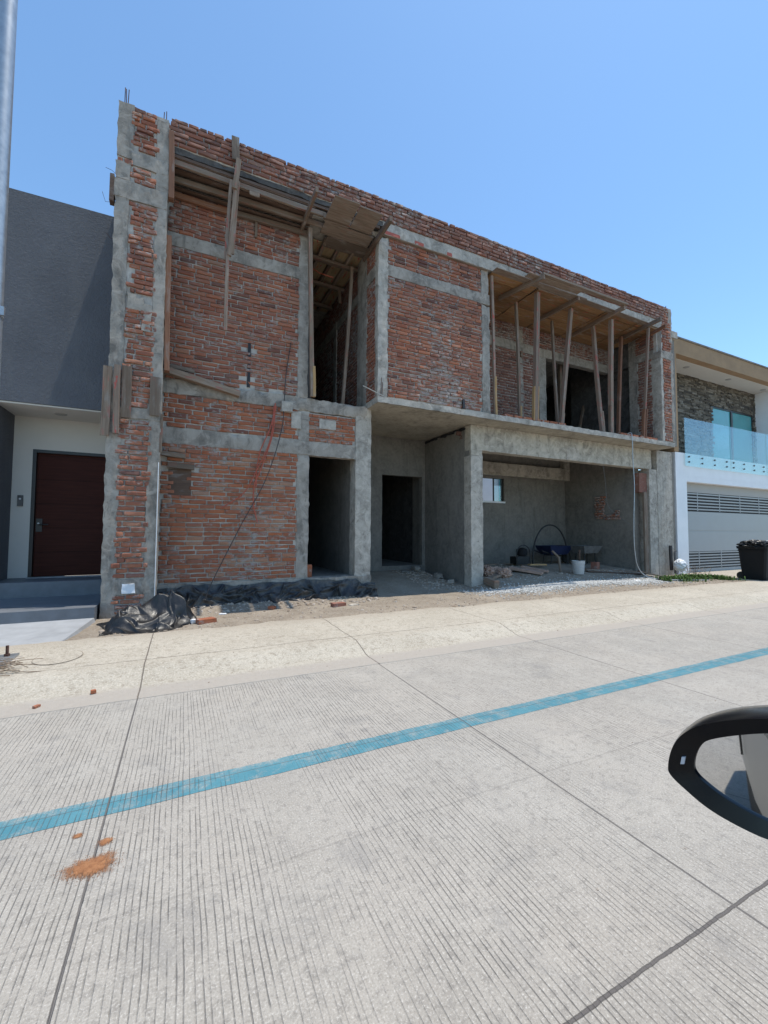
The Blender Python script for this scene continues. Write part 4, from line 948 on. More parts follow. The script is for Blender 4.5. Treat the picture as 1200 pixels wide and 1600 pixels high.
# ------------------------------------------------------------------ cables
def spline(pts, n=10):
    pts = [Vector(p) for p in pts]; P = [pts[0]*2-pts[1]]+pts+[pts[-1]*2-pts[-2]]; out = []
    for i in range(1, len(P)-2):
        for k in range(n):
            t = k/n; a, b, c, d = P[i-1], P[i], P[i+1], P[i+2]
            out.append(.5*((2*b)+(c-a)*t+(2*a-5*b+4*c-d)*t*t+(3*b-a-3*c+d)*t**3))
    out.append(pts[-1]); return out
def cable(label, pts, r, mat, name='cable', group=None, cat='cable'):
    c = MB(); c.tube(spline(pts), r, 7); return one(c, name, M[mat], label, cat, group, 60)
Y_ = W-.04
cable('thin black cable falling from mid wall to the ground across the brick wall', [(1.66, Y_, 4.7), (1.58, Y_, 4.1), (1.55, Y_-.03, 3.62), (1.50, Y_-.05, 3.05), (1.25, Y_-.08, 2.2), (.85, Y_-.14, 1.4), (.42, Y_-.26, .5), (.33, 7.05, .25)], .0075, 'cable_k')
cable('orange hose hanging longest down the brick wall', [(1.40, Y_, 3.55), (1.36, Y_-.02, 3.0), (1.18, Y_-.03, 2.4), (1.07, Y_-.03, 2.1), (1.06, Y_-.02, 1.75), (1.13, Y_-.02, 1.45)], .011, 'cable_r', 'hose', None, 'hose')
cable('orange hose curling away to the left over the brick wall', [(1.38, Y_, 3.50), (1.32, Y_-.03, 2.9), (1.10, Y_-.05, 2.35), (.90, Y_-.03, 1.95), (.55, Y_, 1.68)], .009, 'cable_r', 'hose', None, 'hose')
cable('short orange hose bulging left of the other two on the wall', [(1.42, Y_, 3.50), (1.30, Y_-.02, 3.05), (1.16, Y_-.04, 2.7), (1.10, Y_-.03, 2.35), (1.10, Y_-.03, 2.05)], .010, 'cable_r', 'hose', None, 'hose')
cable('pale cable hanging from the balcony edge and trailing over the ground to the right', [(10.32, 7.0, 3.86), (10.36, F-.03, 3.84), (10.38, F-.03, 3.2), (10.40, F-.04, 2.5), (10.36, F-.03, 1.6), (10.38, F-.02, .9), (10.50, F-.03, .42), (10.75, 6.75, .17), (11.2, 6.45, .125), (11.7, 6.2, .12), (12.1, 6.1, .115)], .011, 'steel')
cable('thin wire hanging beside the pale cable from the garage beam', [(9.9, 7.36, 3.1), (9.95, 7.34, 2.6), (9.98, 7.30, 2.0), (10.2, 7.1, 1.7), (10.42, 6.95, 1.4), (10.50, 6.93, .8), (10.7, 6.9, .2)], .004, 'greytray')

# ------------------------------------------------------------------ things in the garage
def gzz(x, y): return gz(x, y)
hp = []
for k in range(25):
    a = math.pi*k/24; hp.append((9.74-.70*math.cos(a), 9.0, .38+1.15*math.sin(a)**.8))
c = MB(); c.tube([(9.04, 9.0, .33)]+hp+[(10.46, 9.0, .7)], .022, 8); one(c, 'hose_loop', M['rubber'], 'large black pipe bent into a tall hoop in the garage', 'hose', None, 60)
t = thing('wheelbarrow', 'blue wheelbarrow on the garage floor beneath the black hoop', 'wheelbarrow', (10.1, 9.2, gz(10.1, 9.2)))
g0 = gz(10.1, 9.2)
def tray(cx, cy, cz, lx, ly, h, k=.7):
    m = MB(); T = [(cx+sx*lx/2, cy+sy*ly/2, cz+h) for sx, sy in ((-1, -1), (1, -1), (1, 1), (-1, 1))]; B = [(cx+sx*lx/2*k, cy+sy*ly/2*k, cz) for sx, sy in ((-1, -1), (1, -1), (1, 1), (-1, 1))]
    T2 = [(p[0]*.97+cx*.03, p[1]*.97+cy*.03, p[2]) for p in T]; B2 = [(p[0], p[1], p[2]+.015) for p in B]
    m.add(T+B+T2+B2, [(4, 5, 1, 0), (5, 6, 2, 1), (6, 7, 3, 2), (7, 4, 0, 3), (7, 6, 5, 4), (8, 9, 13, 12), (9, 10, 14, 13), (10, 11, 15, 14), (11, 8, 12, 15), (12, 13, 14, 15), (0, 1, 9, 8), (1, 2, 10, 9), (2, 3, 11, 10), (3, 0, 8, 11)]); return m
tray(10.1, 9.2, g0+.28, .95, .6, .26).build('tray', M['blue'], t)
c = MB(); c.tube([(9.45, 9.05, g0+.40), (9.9, 9.05, g0+.26), (10.6, 9.17, g0+.22)], .018, 8); c.tube([(9.45, 9.35, g0+.40), (9.9, 9.35, g0+.26), (10.6, 9.23, g0+.22)], .018, 8); c.build('handle', M['rubber'], t, 60)
for sy in (9.05, 9.35):
    c = MB(); c.tube([(9.85, sy, g0+.27), (9.80, sy, g0)], .014, 8); c.build('leg', M['rubber'], t, 60)
c = MB(); c.lathe((10.6, 9.2, g0+.18), [(.10, -.03), (.17, -.035), (.18, 0), (.17, .035), (.10, .03)], 20, tilt=Matrix.Rotation(math.pi/2, 3, 'X')); c.build('wheel', M['rubber'], t, 60)
t = thing('mortar_tray', 'grey mortar tray behind the white bucket in the garage', 'mortar tray', (10.95, 8.7, gz(10.9, 8.7)))
tray(10.85, 8.7, gz(10.9, 8.7)+.34, .8, .55, .22).build('tray', M['greytray'], t)
for dx in (-.25, .25):
    for dy in (-.15, .15):
        c = MB(); c.tube([(10.85+dx, 8.7+dy, gz(10.9, 8.7)), (10.85+dx*.9, 8.7+dy*.9, gz(10.9, 8.7)+.35)], .018, 8); c.build('leg', M['rubber'], t, 60)
bx, by = 9.22, 7.62; bz = gz(bx, by)
t = thing('bucket', 'white plastic bucket standing at the edge of the gravel in the garage', 'bucket', (bx, by, bz))
c = MB(); c.lathe((bx, by, bz), [(.125, 0), (.13, .01), (.152, .27), (.162, .275), (.162, .30), (.155, .302), (.157, .33), (.163, .332), (.163, .345), (.152, .345), (.145, .30), (.12, .02)], 28); c.build('body', M['bucket'], t, 40)
c = MB(); c.tube([(bx-.165, by, bz+.29), (bx-.15, by-.10, bz+.2), (bx, by-.165, bz+.16), (bx+.15, by-.10, bz+.2), (bx+.165, by, bz+.29)], .004, 6); c.build('handle', M['steel'], t, 60)
c = MB(); c.bar((bx+.08, by+.03, bz+.05), (bx+.12, by+.05, bz+.62), .035, .025); one(c, 'stick', M['wood_d'], 'dark stick standing out of the white bucket', 'stick', None, 35)
c = MB(); c.tube([(8.9, 7.9, gz(8.9, 7.9)), (8.95, 8.0, .65), (8.82, 8.1, .82)], [.03, .035, .028], 8); one(c, 'post_stub', M['wood'], 'thin leaning stub just left of the white bucket', 'stick', None, 60)
t = thing('water_pump', 'small black engine pump with a round carrying loop at the back of the garage', 'pump', (8.65, 9.1, gz(8.65, 9.1))); pz = gz(8.65, 9.1)
c = MB(); c.rough(8.42, 8.88, 8.95, 9.25, pz+.04, pz+.26, .08, .01); c.build('engine_block', M['rubber'], t, 50)
c = MB(); c.lathe((8.72, 9.1, pz+.26), [(.05, 0), (.14, .02), (.16, .12), (.14, .2), (.05, .24)], 18); c.build('tank', M['bin'], t, 50)
c = MB(); c.tube([(8.40, 8.95, pz)]+[(8.64-.26*math.cos(math.pi*k/12), 8.95, pz+.3+.28*math.sin(math.pi*k/12)) for k in range(13)]+[(8.90, 8.95, pz)], .015, 8); c.build('carrying_loop', M['frame'], t, 60)
for k, (x, y, rx, ry, rz_, lab) in enumerate([(6.45, 7.85, .14, .16, .13, 'crumpled pinkish paper sack nearest the garage column'), (6.85, 7.7, .16, .11, .11, 'crumpled paper sack drooping at the garage edge, right of the other'), (6.95, 8.15, .18, .1, .08, 'flattened grey paper sack behind the drooping one')]):
    one(blob((x, y, gz(x, y)+rz_*.8), rx, ry, rz_, 3+k*2.3, 36, 22, .45), 'paper_sack', M['sack'], lab, 'sack', None, 40)
def lay(label, a, b, wd, th, mat, name='plank'):
    za, zb = gz(a[0], a[1])+th/2+.01+(a[2] if len(a) > 2 else 0), gz(b[0], b[1])+th/2+.01+(b[2] if len(b) > 2 else 0)
    c = MB(); c.bar((a[0], a[1], za), (b[0], b[1], zb), wd, th, (0, 0, 1), .003, None, 4, .003); return one(c, name, M[mat], label, 'plank', None, 35)
lay('broad reddish board lying on the garage floor left of the bucket', (7.55, 8.3, .05), (8.0, 7.65, .02), .30, .06, 'sack')
lay('shorter reddish board beside the broad one on the garage floor', (8.0, 8.35, .06), (8.35, 7.8, .02), .20, .05, 'sack')
lay('small board lying crosswise behind the broad reddish board', (8.5, 8.6, .05), (9.05, 8.55, .05), .12, .04, 'wood_n')
lay('grey plank edge at the foot of the garage column', (6.0, 7.4, .03), (6.75, 7.75, .02), .14, .05, 'wood')
lay('thick weathered beam end lying against the garage column foot', (5.99, 6.98, 0), (6.02, 7.35, 0), .12, .15, 'wood')
lay('long dark plank along the garage side wall, nearer the camera', (9.7, 7.75), (11.4, 7.3), .12, .03, 'wood_d')
lay('long thin lath along the garage side wall, behind the dark plank', (9.9, 7.95), (11.45, 7.5), .07, .03, 'wood')
lay('grey plank leaning out of the rubble near the right column', (11.0, 7.2, .12), (11.6, 6.9), .10, .03, 'wood')
lay('pale short lath lying in the weeds', (11.45, 6.75), (12.0, 6.35), .05, .025, 'ply_g')
lay('pale long lath lying in the weeds towards the bin', (11.8, 6.9), (12.6, 6.35), .05, .025, 'ply_g')
lay('plank lying along the left garage wall, among the scraps', (6.1, 9.3), (7.6, 8.9, .05), .12, .03, 'wood')
lay('second plank lying crosswise over the scraps by the left garage wall', (6.2, 8.5, .04), (7.2, 9.1, .08), .1, .03, 'wood_d')

# ------------------------------------------------------------------ weeds
mb = MB()
for _ in range(3000):
    cx = U_(10.9, 13.6); cy = 6.55+.35*noise.noise(Vector((cx*1.2, 0, 0)))+random.gauss(0, .17)-(cx-11)*.10
    if noise.noise(Vector((cx*2.2, cy*3, 5))) < -.10: continue
    if cx > 13.1 and R_() < .5: continue
    z = gz(min(cx, 13.2), cy)+.0; h = U_(.02, .13)*(1.0 if cx < 13 else .6); a = U_(0, 6.28); ln = U_(.02, .10); wd = U_(.006, .016)
    dx, dy = math.cos(a), math.sin(a); px, py = -dy*wd, dx*wd
    mb.add([(cx-px*.4, cy-py*.4, z), (cx+px*.4, cy+py*.4, z), (cx+dx*ln*.5+px, cy+dy*ln*.5+py, z+h*.8), (cx+dx*ln*.5-px, cy+dy*ln*.5-py, z+h*.8), (cx+dx*ln, cy+dy*ln, z+h)], [(0, 1, 2, 3), (3, 2, 4)], (R_(), R_(), R_()))
g_ = mb.build('weeds', M['weed']); tag(g_, 'low green weeds growing between the boarded column and the bin', 'weeds', kind='stuff')
mb = MB()
for _ in range(34):
    x = U_(12.5, 13.3); y = U_(6.6, 7.1); z = gz(x, y); mb.tube([(x, y, z), (x+U_(-.1, .1), y+U_(-.1, .1), z+U_(.08, .2)), (x+U_(-.25, .25), y+U_(-.2, .2), z+U_(.12, .32))], .004, 4, (R_(), 0, 0))
g_ = mb.build('dry_stalks', M['twig']); tag(g_, 'dry grass stalks standing behind the green weeds', 'dry grass', kind='stuff')
mb = MB()
for _ in range(55):
    x = -1.55+random.gauss(0, .12); y = 4.62+random.gauss(0, .10); z = walk_z(y)+U_(.005, .07); a = U_(-.6, .9); l = U_(.10, .28)
    mb.tube([(x, y, z), (x+l*.5*math.cos(a), y+l*.5*math.sin(a), z+U_(-.01, .03)), (x+l*math.cos(a+.3), y+l*math.sin(a+.3), max(.09, z-U_(0, .04)))], .0028, 5, (R_(), 0, 0))
one(mb, 'dry_twigs', M['twig'], 'tangle of dry brown twigs beside the pole base', 'twigs', None, 60)

# manhole outline cast in the sidewalk
t = thing('manhole_cover', 'round cement cover set flush in the cream sidewalk', 'manhole cover', (-1.04, 4.96, .1))
c = MB(); n = 56
def zz(x, y): return walk_z(y)+.004*noise.noise(Vector((x*2, y*2, 0)))
V = [(-1.04, 4.96, zz(-1.04, 4.96)+.007)]+[(-1.04+.185*math.cos(6.2832*k/n), 4.96+.235*math.sin(6.2832*k/n), zz(-1.04, 4.96+.235*math.sin(6.2832*k/n))+.007) for k in range(n)]
c.add(V, [(0, 1+k, 1+(k+1) % n) for k in range(n)]); c.build('lid', M['walk'], t)
c = MB(); V = []
for k in range(n):
    a = 6.2832*k/n; wv = .5+.5*max(0, noise.noise(Vector((math.cos(a)*2, math.sin(a)*2, 1)))*2+.3)
    for r in (0, 1):
        rx, ry = .186+.010*wv*r, .236+.010*wv*r; V.append((-1.04+rx*math.cos(a), 4.96+ry*math.sin(a), zz(-1.04, 4.96+ry*math.sin(a))+.0045))
c.add(V, [(2*k, 2*k+1, 2*((k+1) % n)+1, 2*((k+1) % n)) for k in range(n)]); c.build('rim_gap', M['ring'], t)

# orange soil spills
def soilpatch(label, cx, cy, rx, ry, seed, h):
    mb = MB(); NU, NV = 110, 14
    def fn(u, v):
        a = 6.2832*u; k = 1.25+.35*noise.noise(Vector((math.cos(a)*1.8, math.sin(a)*1.8, seed)))+.2*noise.noise(Vector((math.cos(a)*6, math.sin(a)*6, seed)))
        x = cx+rx*v*k*math.cos(a); y = cy+ry*v*k*math.sin(a)
        return Vector((x, y, .0025+h*max(0, 1-v)**1.3*(.6+.5*noise.noise(Vector((x*60, y*60, 0))))))
    mb.grid(NU, NV, fn)
    mb.t = [((q//(NU+1))/NV, 0, 0) for q in range(len(mb.v))]
    for _ in range(int(500*rx*ry/.006)):
        a = U_(0, 6.28); r = .55+abs(random.gauss(0, .38)); x, y = cx+rx*r*math.cos(a), cy+ry*r*math.sin(a); n0 = len(mb.v); pebble(mb, x, y, .001, U_(.0006, .0016)); mb.t[n0:] = [(0, 0, 0)]*12
    return one(mb, 'spilled_soil', M['soil'], label, 'soil', None, 60)
soilpatch('largest orange soil spill on the road below the blue line', -.290, 2.005, .093, .062, 1.3, .010)
soilpatch('round orange soil spot just above the largest spill', -.262, 2.135, .030, .026, 5.3, .006)
soilpatch('smallest orange soil smear nearest the blue line', -.375, 2.225, .022, .016, 8.3, .004)

# ------------------------------------------------------------------ street pole
t = thing('street_pole', 'tall galvanised steel pole at the left edge of the picture', 'pole', (-1.655, 5.0, .1))
c = MB(); c.tube([(-1.655, 5.0, .12), (-1.655, 5.0, 4.0), (-1.645, 5.0, 9.0)], [.085, .075, .06], 24); c.build('shaft', M['steel'], t, 60)
c = MB(); c.rough(-1.92, -1.40, 4.80, 5.22, .098, .118, .1, .001); c.build('base_plate', M['steel'], t)
c = MB(); c.rough(-1.97, -1.36, 4.76, 5.26, .07, .098, .1, .004); c.build('grout_pad', M['conc_lt'], t, 40)
for (x, y) in ((-1.47, 5.14), (-1.47, 4.87), (-1.85, 5.14), (-1.85, 4.87)):
    c = MB(); c.tube([(x, y, .11), (x, y, .215)], .013, 10); c.lathe((x, y, .118), [(.024, 0), (.024, .02)], 6); c.build('anchor_bolt', M['rust'], t, 40)
for k in range(4):
    a = math.pi/2*k; d = Vector((math.cos(a), math.sin(a), 0)); s_ = Vector((-d.y, d.x, 0))*.005; b0 = Vector((-1.655, 5.0, .118))
    P = [b0+d*.08, b0+d*.19, b0+d*.08+Vector((0, 0, .14))]
    c = MB(); c.add([p+s_ for p in P]+[p-s_ for p in P], [(0, 1, 2), (5, 4, 3), (0, 3, 4, 1), (1, 4, 5, 2), (2, 5, 3, 0)]); c.build('gusset', M['steel'], t)
for z in (3.30, 3.36):
    c = MB(); c.tube([(-1.655, 5.0, z-.012), (-1.655, 5.0, z+.012)], .084, 24); c.build('band_clamp', M['steel'], t, 60)
c = MB(); c.box(-1.60, -1.55, 4.93, 4.96, 3.29, 3.37, .002); c.build('clamp_bolt', M['steel'], t)

# ------------------------------------------------------------------ left neighbour
N1 = thing('grey_house', 'neighbouring house at left with dark grey upper block and dark red door', 'house', (-2.5, 8.0, .1))
c = MB(); c.box(-7, -1.03, 7.93, 12.5, 3.225, 6.47); c.build('upper_block', M['stucco'], N1)
c = MB(); c.box(-2.56, -1.03, 7.95, 8.8, 3.20, 3.222); c.build('porch_ceiling', M['cream'], N1)
c = MB(); c.box(-2.60, -1.03, 8.8, 8.95, 2.66, 3.20); c.box(-2.56, -2.30, 8.8, 8.95, .52, 2.66); c.build('front_wall', M['cream'], N1)
c = MB(); c.box(-7, -2.56, 7.96, 12.5, 0, 3.224); c.build('porch_side_wall', M['stucco'], N1)
c = MB(); c.box(-2.30, -1.03, 8.86, 8.93, .53, 2.64); d = c.build('door', M['door'], N1)
c = MB(); c.box(-2.30, -2.25, 8.79, 8.86, .53, 2.66); c.box(-2.25, -1.03, 8.79, 8.86, 2.61, 2.66); c.build('door_frame', M['frame'], d)
c = MB(); c.box(-2.235, -2.15, 8.845, 8.86, 1.28, 1.50); c.build('lock_plate', M['frame'], d)
c = MB(); c.tube([(-2.19, 8.85, 1.40), (-2.19, 8.80, 1.40), (-2.06, 8.80, 1.40)], .011, 8); c.build('handle', M['frame'], d, 60)
c = MB(); c.tube([(-2.2, 8.85, 1.42), (-2.2, 8.835, 1.42)], .014, 12); c.build('keyhole', M['steel'], d, 60)
c = MB(); c.rough(-2.47, -2.40, 8.765, 8.80, 1.70, 1.88, .03, .001); c.build('intercom', M['greytray'], N1)
c = MB(); c.tube([(-2.435, 8.766, 1.82), (-2.435, 8.760, 1.82)], .015, 12); c.build('intercom_lens', M['lamp_w'], N1, 60)
c = MB(); c.lathe((-1.85, 8.36, 3.188), [(.05, 0), (.08, .0), (.085, .012)], 24); c.build('ceiling_light', M['gar_l'], N1, 40)
c = MB(); c.box(-7, -1.04, 8.08, 8.8, .10, .515); c.build('porch_floor', M['tile'], N1)
c = MB(); c.box(-7, -1.04, 6.72, 8.08, .0, .285); c.build('step', M['tile'], N1)
c = MB(); c.box(-2.3, -1.1, 8.7, 8.79, .516, .53); c.build('door_sill', M['ramp'], N1)
c = MB(); c.add([(-7, 5.60, .095), (-1.17, 5.60, .098), (-1.04, 6.72, .145), (-7, 6.72, .145), (-7, 5.60, 0), (-1.13, 5.60, 0), (-1.0, 6.72, 0), (-7, 6.72, 0)], [(0, 1, 2, 3), (0, 4, 5, 1), (1, 5, 6, 2)]); struct(c, 'ramp', M['ramp'])

# ------------------------------------------------------------------ right neighbour
N2 = thing('white_house', 'modern white and tan house at right with glass balcony and grey garage door', 'house', (16, 7.5, .1))
NY = 7.4
c = MB(); c.box(13.15, 13.69, NY, NY+.25, 0, 3.05); c.box(13.15, 24, NY+.002, NY+.25, 3.05, 3.73) ; c.box(13.69, 24, NY+.004, NY+.25, 2.87, 3.05); c.build('front_wall', M['white'], N2)
c = MB(); c.box(13.08, 13.30, NY-.02, 8.4, 3.74, 7.22); c.build('side_fin', M['brown'], N2)
c = MB(); c.box(13.30, 24, NY-.02, NY+.2, 6.74, 7.22); c.build('fascia', M['brown'], N2)
c = MB(); c.box(13.06, 24, NY-.05, 8.6, 7.225, 7.27); c.build('roof_cap', M['plaster'], N2)
c = MB(); c.box(13.30, 24, NY+.2, 8.40, 6.73, 6.80); c.build('balcony_ceiling', M['cream'], N2)
for x in (14.7, 17.2, 19.6):
    c = MB(); c.lathe((x, 7.85, 6.718), [(.06, 0), (.085, .0), (.09, .012)], 24); c.build('ceiling_light', M['gar_l'], N2, 40)
c = MB(); c.box(13.3, 24, NY+.25, 8.3, 3.55, 3.70); c.build('balcony_floor', M['cream'], N2)
c = MB(); c.box(20.0, 24, NY+.22, 8.5, 3.70, 6.73); c.build('balcony_wall', M['white'], N2)
SB = 8.30
st = MB(); rs = random.Random(9); z = 3.7
while z < 6.73:
    h = rs.uniform(.045, .085); x = 13.3-rs.uniform(0, .2)
    while x < 20.0:
        l = rs.uniform(.10, .34); x1 = min(x+l, 20.05); cx_ = (x+x1)/2
        if not (16.98 < cx_ < 19.86 and z < 5.86): st.box(x, x1-.004, SB-rs.uniform(.01, .045), SB+.05, z, min(z+h-.004, 6.73), .003, (rs.random(), 0, 0))
        x = x1
    z += h
sw = MB(); sw.box(13.3, 16.95, SB+.03, SB+.2, 3.7, 6.74); sw.box(16.95, 19.85, SB+.03, SB+.2, 5.9, 6.74); sw.box(19.85, 20.0, SB+.03, SB+.2, 3.7, 6.74)
s_o = sw.build('stone_wall', M['gar_d'], N2); st.build('stone_cladding', M['stone'], s_o)
fw = MB()
for (a, b) in ((16.95, 17.0), (18.28, 18.40), (19.80, 19.87)): fw.box(a, b, SB+.0, SB+.08, 3.7, 5.88)
fw.box(16.95, 19.87, SB+.001, SB+.079, 5.83, 5.885); wo = fw.build('window', M['frame'], N2)
for (a, b) in ((17.0, 18.28), (18.40, 19.80)):
    c = MB(); c.box(a, b, SB+.03, SB+.045, 3.7, 5.83); c.build('pane', M['teal'], wo)
for k, (a, b) in enumerate(((13.56, 16.04), (16.07, 18.38), (18.41, 20.9), (20.93, 23.5))):
    c = MB(); c.box(a, b, NY-.062, NY-.046, 3.33, 4.80); g = c.build('glass_panel', M['glass'], N2)
    for q in range(4):
        x = a+(b-a)*(.08+.28*q)
        for z in (3.46, 3.62):
            c = MB(); c.tube([(x, NY-.068, z), (x, NY-.040, z)], .027, 10); c.build('glass_clamp', M['frame'], g, 60)
GY = 7.62
c = MB(); c.box(13.69, 24, GY, GY+.05, .10, 2.87); gd = c.build('garage_door', M['gar_d'], N2)
c = MB(); c.box(13.69, 24, GY-.03, GY-.002, 2.58, 2.87); c.build('lintel_panel', M['gar_l'], gd)
c = MB(); c.box(13.69, 24, GY-.04, GY-.002, 1.40, 1.98); c.box(13.69, 24, GY-.04, GY-.002, .74, 1.36); c.box(13.69, 24, GY-.03, GY-.002, 1.36, 1.40); c.box(13.69, 24, GY-.04, GY-.002, .10, .2); c.box(13.69, 13.74, GY-.045, GY-.002, .1, 2.58); c.build('door_panel', M['gar'], gd)
for (z0, z1) in ((2.0, 2.58), (.21, .74)):
    n = 6
    for k in range(n):
        z = z0+(z1-z0)*(k+.35)/n; c = MB(); c.box(13.74, 24, GY-.035, GY-.012, z, z+.042); c.build('louvre_slat', M['gar'], gd)
    for x in [14.55+1.25*q for q in range(8)]:
        c = MB(); c.box(x, x+.04, GY-.04, GY-.036, z0, z1); c.build('louvre_post', M['gar'], gd)

# white yard wall and window seen through the garage window
yd = thing('yard_wall', 'sunlit white wall seen through the small garage window', 'wall', (11, 14, 0))
c = MB(); c.box(7, 20, 16.0, 16.2, 0, 4.6); c.build('wall_panel', M['white'], yd)
c = MB(); c.box(13.9, 15.2, 15.96, 15.995, 1.2, 4.4); c.build('teal_door_glass', M['teal'], yd)
mb = MB(); mb.box(5.9, 20, 10.2, 16.0, -.004, .09); struct(mb, 'patio', M['ramp'])

# ------------------------------------------------------------------ wheelie bin
bx, by = 13.62, 5.72
t = thing('wheelie_bin', 'black wheelie bin with a full black bag on top near the grey garage door', 'bin', (bx, by, .1))
c = MB()
def taper(c, cx, cy, z0, z1, a0, b0, a1, b1, bev=.04):
    V = []
    for z, a, b in ((z0, a0, b0), (z1, a1, b1)):
        for (sx, sy) in ((-1, -1), (1, -1), (1, 1), (-1, 1)):
            for (ox, oy) in (((0, bev), (bev, 0)) if sx*sy > 0 else ((bev, 0), (0, bev))):
                V.append((cx+sx*(a-ox), cy+sy*(b-oy), z))
    n = 8; c.add(V, [tuple(reversed(range(8))), tuple(range(8, 16))]+[(k, (k+1) % n, n+(k+1) % n, n+k) for k in range(n)])
taper(c, bx, by, .14, .93, .225, .25, .265, .31); c.build('body', M['bin'], t, 30)
c = MB(); taper(c, bx, by, .90, .965, .285, .325, .295, .335, .03); taper(c, bx, by, .845, .87, .275, .315, .28, .32, .03); c.build('rim', M['bin'], t, 30)
for sx in (-.18, .18):
    c = MB(); c.lathe((bx+sx, by+.27, .19), [(.04, -.025), (.10, -.03), (.105, 0), (.10, .03), (.04, .025)], 18, tilt=Matrix.Rotation(math.pi/2, 3, 'Y')); c.build('wheel', M['rubber'], t, 50)
c = MB(); taper(c, bx, by, .10, .15, .23, .25, .25, .27); c.build('foot', M['bin'], t, 30)
c = MB(); c.box(bx+.30, bx+.325, by-.30, by+.30, .30, .99, .004); c.build('open_lid', M['bin'], t)
one(blob((bx-.02, by, 1.0), .29, .32, .12, 7.7, 70, 44, .38), 'trash_bag', M['plastic'], 'shiny black bag bulging out of the wheelie bin', 'trash bag', None, 180)
one(blob((bx+.30, by-.22, 1.04), .13, .13, .10, 2.7, 40, 26, .35), 'plastic_bag', M['plastic_w'], 'pale plastic bag draped on the right rim of the wheelie bin', 'plastic bag', None, 180)

# ------------------------------------------------------------------ our car with its wing mirror
CARY = -.10
car = thing('parked_car', 'car at the right edge, of which only the black wing mirror is seen', 'car', (-.2, -1.0, 0))
def car_side(y, top=False):
    pass
# body flanks as a lofted shell: sections along x, profile in (y,z)
xs = [-2.75, -2.6, -2.2, -1.6, -.8, 0, .8, 1.25, 1.7, 1.95]
prof = [(.0, .28), (.02, .42), (.035, .60), (.03, .78), (-.005, .92)]
V = []; fs = []
for i, x in enumerate(xs):
    e = {0: -.32, 1: -.14, 2: -.04, 8: -.05, 9: -.22}.get(i, 0); zt = 1.0 if i < 8 else .9
    col_ = [(x, CARY+py+e, pz*zt) for py, pz in prof]+[(x, CARY-.9, (.98 if i < 8 else .85)*1.0)]+[(x, 2*(CARY-.9)-(CARY+py+e), pz*zt) for py, pz in reversed(prof)]
    V += col_
n = len(prof)*2+1
for i in range(len(xs)-1):
    for k in range(n-1): fs.append((i*n+k, (i+1)*n+k, (i+1)*n+k+1, i*n+k+1))
fs.append(tuple(range(n))); fs.append(tuple(reversed(range((len(xs)-1)*n, len(xs)*n))))
c = MB(); c.add(V, fs); c.build('body', M['carpaint'], car, 35)
# greenhouse
c = MB(); T = [(-2.35, CARY-.12, .95), (1.05, CARY-.07, .95), (.15, CARY-.30, 1.46), (-1.75, CARY-.32, 1.46)]
T2 = [(p[0], 2*(CARY-.9)-p[1], p[2]) for p in T]
c.add(T+T2, [(0, 1, 2, 3), (7, 6, 5, 4), (1, 5, 6, 2), (0, 3, 7, 4)]); c.build('window', M['carglass'], car)
c = MB(); c.add([(T[2][0]+.03, T[2][1]+.01, 1.465), (T[3][0]-.03, T[3][1]+.01, 1.465), (T2[3][0]-.03, T2[3][1]-.01, 1.465), (T2[2][0]+.03, T2[2][1]-.01, 1.465), (T[2][0]-.1, T[2][1]-.1, 1.5), (T[3][0]+.1, T[3][1]-.1, 1.5), (T2[3][0]+.1, T2[3][1]+.1, 1.5), (T2[2][0]-.1, T2[2][1]+.1, 1.5)], [(4, 5, 6, 7), (0, 1, 5, 4), (1, 2, 6, 5), (2, 3, 7, 6), (3, 0, 4, 7)]); c.build('roof', M['carpaint'], car, 40)
c = MB(); c.tube([T[0], T[3]], .025, 8); c.tube([T[1], T[2]], .025, 8); c.tube([(-.62, CARY-.10, .95), (-.72, CARY-.31, 1.46)], .035, 8); c.build('pillar', M['gloss'], car, 60)
for x0 in (-.82, -1.75):
    c = MB(); c.tube([(x0-.12, CARY+.03, .75), (x0-.09, CARY+.068, .755), (x0+.07, CARY+.068, .755), (x0+.10, CARY+.03, .75)], .013, 8); c.build('door_handle', M['gloss'], car, 60)
for x0 in (.75, -.62, -1.75):
    c = MB(); c.tube([(x0, CARY+.022, .42), (x0, CARY+.036, .60), (x0, CARY+.031, .78), (x0, CARY-.005, .92)], .005, 6); c.build('door_gap', M['gloss'], car, 60)
for x0 in (1.35, -1.95):
    for yy in (CARY-.17, 2*(CARY-.9)-(CARY-.17)):
        c = MB(); c.lathe((x0, yy, .32), [(.19, -.1), (.31, -.11), (.32, 0), (.31, .11), (.2, .112)], 28, tilt=Matrix.Rotation(math.pi/2, 3, 'X')); wo_ = c.build('wheel', M['rubber'], car, 50)
        c = MB(); c.lathe((x0, yy, .32), [(.03, -.118), (.19, -.105), (.2, 0), (.19, .105), (.03, .118)], 28, tilt=Matrix.Rotation(math.pi/2, 3, 'X')); c.build('rim', M['steel'], wo_, 50)
